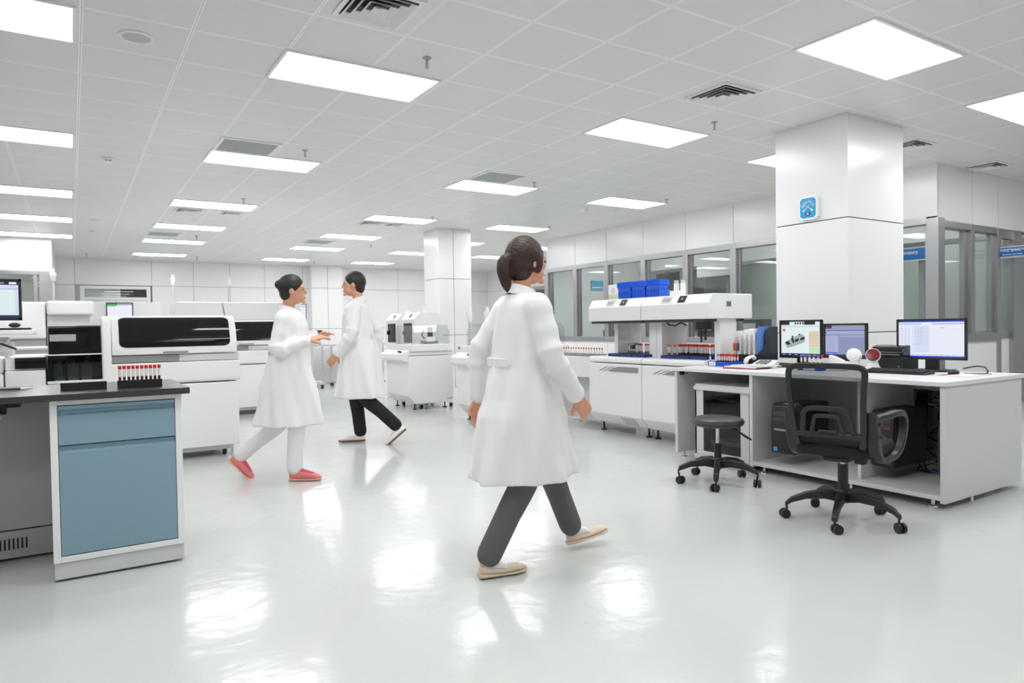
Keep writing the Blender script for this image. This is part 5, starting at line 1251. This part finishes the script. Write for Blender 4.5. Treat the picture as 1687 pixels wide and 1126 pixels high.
    h.build('hair', t, remesh=.006, sm=3)
    c = MB(COAT)
    def wob(z, cx, rx, ry, am):
        r = []
        for j in range(72):
            th = 2 * PI * j / 72; q = 1 + am * (.8 * math.sin(5 * th + z * 5) + .6 * math.sin(8 * th - z * 8 + 1) + .45 * math.sin(13 * th + z * 11))
            r.append(V(cx + rx * q * math.cos(th), ry * q * math.sin(th), z))
        return r
    c.loft([wob(.435, 0, hemx, .235, .075), wob(.44, 0, hemx, .235, .075), wob(.5, 0, hemx * .96, .233, .07), wob(.58, 0, hemx * .9, .228, .062), wob(.66, 0, hemx * .85, .224, .055), wob(.74, 0, hemx * .8, .22, .05), wob(.82, 0, .18, .214, .045), wob(.9, 0, .163, .2, .045), wob(.98, lean * .4, .15, .186, .05), wob(1.06, lean * .6, .141, .182, .03), wob(1.13, lean * .8, .136, .184, .025), wob(1.2, lean, .128, .192, .015), wob(1.275, lean, .108, .188, .01), wob(1.315, lean - .005, .08, .125, 0), wob(1.335, lean - .012, .066, .078, 0)])
    for a in arms:
        y = a['s']; sh = V(lean - .01, y * .165, 1.265); eb = V(*a['e']); wr = V(*a['w']); ce = eb.lerp(wr, .9)
        limb(c, [sh, sh.lerp(eb, .5), eb, eb.lerp(ce, .5), ce], [(.068 - .022 * i / 16 + (.0045 if i % 3 == 1 else -.002) * (1.6 if 5 < i < 11 else .7)) * s for i in range(17)])
        sd_ = (eb - sh).cross(Vector((0, 1, 0))).normalized()
        for q_ in (.8, .93, 1.08, 1.22): c.ell((sh.lerp(eb, q_) if q_ < 1 else eb.lerp(ce, q_ - 1)) + sd_ * .012 * s, (.055 * s, .055 * s, .014 * s), 14, 8, Matrix.Rotation(.5, 4, 'Y'))
    co = c.build('lab_coat', t, remesh=.009, sm=5)
    cl = MB(COAT).loft([[V(lean - .012 + r * 1.0 * math.cos(2 * PI * j / 24), r * 1.08 * math.sin(2 * PI * j / 24), z - .02 * math.cos(2 * PI * j / 24)) for j in range(24)] for r, z in ((.082, 1.315), (.07, 1.362), (.062, 1.362), (.064, 1.32))], False, True).build('collar', co, smooth=True)
    strap(MB(COAT), [V(-.126, -.11, 1.0), V(-.143, -.04, 1.0), V(-.143, .04, 1.0), V(-.126, .11, 1.0)], .04 * s, .008 * s, lat=Vector((0, 0, 1))).build('back_belt', co, bevel=.002)
    bt = MB(GREYW)
    for z in (1.18, 1.05, .92, .78): bt.ell(V(.135 + (1.18 - z) * .09 + lean * .5, .02, z), (.004 * s, .009 * s, .009 * s), 10, 6)
    bt.build('button', co, smooth=True)
    tr = MB(trm)
    for l in legs:
        y = l['s']; a = Vector(l['a']); k = Vector(l['k']); h0 = Vector((0, y * .088, .8)); an = k.lerp(a, .93)
        limb(tr, [V(*h0), V(*h0.lerp(k, .5)), V(*k), V(*k.lerp(an, .5)), V(*an)], [.098 * s, .085 * s, .07 * s, .062 * s, .06 * s])
    tr.ell(V(0, 0, .8), (.11 * s, .165 * s, .1 * s))
    tr.build('trousers', t, remesh=.009, sm=4)
    for l, sk in zip(legs, shoes):
        a = Vector(l['a']); f = Vector((l.get('f', (1, 0)) + (0,))); p = l['p']
        F = f.normalized() * math.cos(p) + Vector((0, 0, 1)) * math.sin(p); U = Vector((0, 0, 1)) * math.cos(p) - f.normalized() * math.sin(p)
        H = a - F * .045 - U * .075
        shoe(t, H * s, (f.x, f.y), p, s, sk[1:], sk[0])
    return t
person('person with dark brown ponytail in white lab coat and grey trousers striding in the foreground', (1.82, 2.77, 0), -.12, .985,
       [dict(s=-1, k=(-.02, -.09, .46), a=(-.235, -.085, .08), p=0), dict(s=1, k=(.19, .09, .46), a=(.33, .085, .105), p=.18)],
       [dict(s=-1, e=(.05, -.235, 1.03), w=(.2, -.2, .83), up=(0, -1, 0), c=.7, t=1), dict(s=1, e=(-.12, .235, 1.04), w=(-.12, .26, .8), up=(0, 1, 0), c=.7, t=1)],
       HAIRB, TRG, [('flat', BEIGE, BEIGE, PAPER), ('flat', BEIGE, BEIGE, PAPER)], 'pony', head_turn=.1, hemx=.27)
person('person in white lab coat, white trousers and pink sneakers walking right behind the worktop', (1.41, 5.41, 0), -.5, .985,
       [dict(s=-1, k=(.07, -.09, .45), a=(.045, -.085, .08), p=0), dict(s=1, k=(-.1, .09, .44), a=(-.43, .085, .17), p=-.75)],
       [dict(s=-1, e=(-.03, -.235, 1.02), w=(.19, -.16, 1.09), up=(0, -.4, 1), c=.5, t=1), dict(s=1, e=(-.01, .235, 1.02), w=(.2, .13, 1.11), up=(0, .4, 1), c=.5, t=1)],
       HAIRK, TRW, [('sneaker', PINKL, PEACH, PINK), ('sneaker', PINKL, PEACH, PINK)], 'bun', head_turn=.05, hemx=.26)
person('person with short black hair in lab coat and black trousers walking left', (2.44, 6.66, 0), 2.62, 1.08,
       [dict(s=-1, k=(.06, -.09, .45), a=(.02, -.085, .08), p=0), dict(s=1, k=(-.06, .09, .44), a=(-.35, .085, .16), p=-.7)],
       [dict(s=-1, e=(-.14, -.235, 1.04), w=(-.1, -.25, .81), up=(0, -1, 0), c=.7, t=1), dict(s=1, e=(.03, .235, 1.03), w=(.17, .2, .85), up=(0, 1, 0), c=.7, t=1)],
       HAIRK, TRK, [('loafer', PAPER, BROWN), ('loafer', PAPER, BROWN)], 'cap', head_turn=.15, hemx=.24)
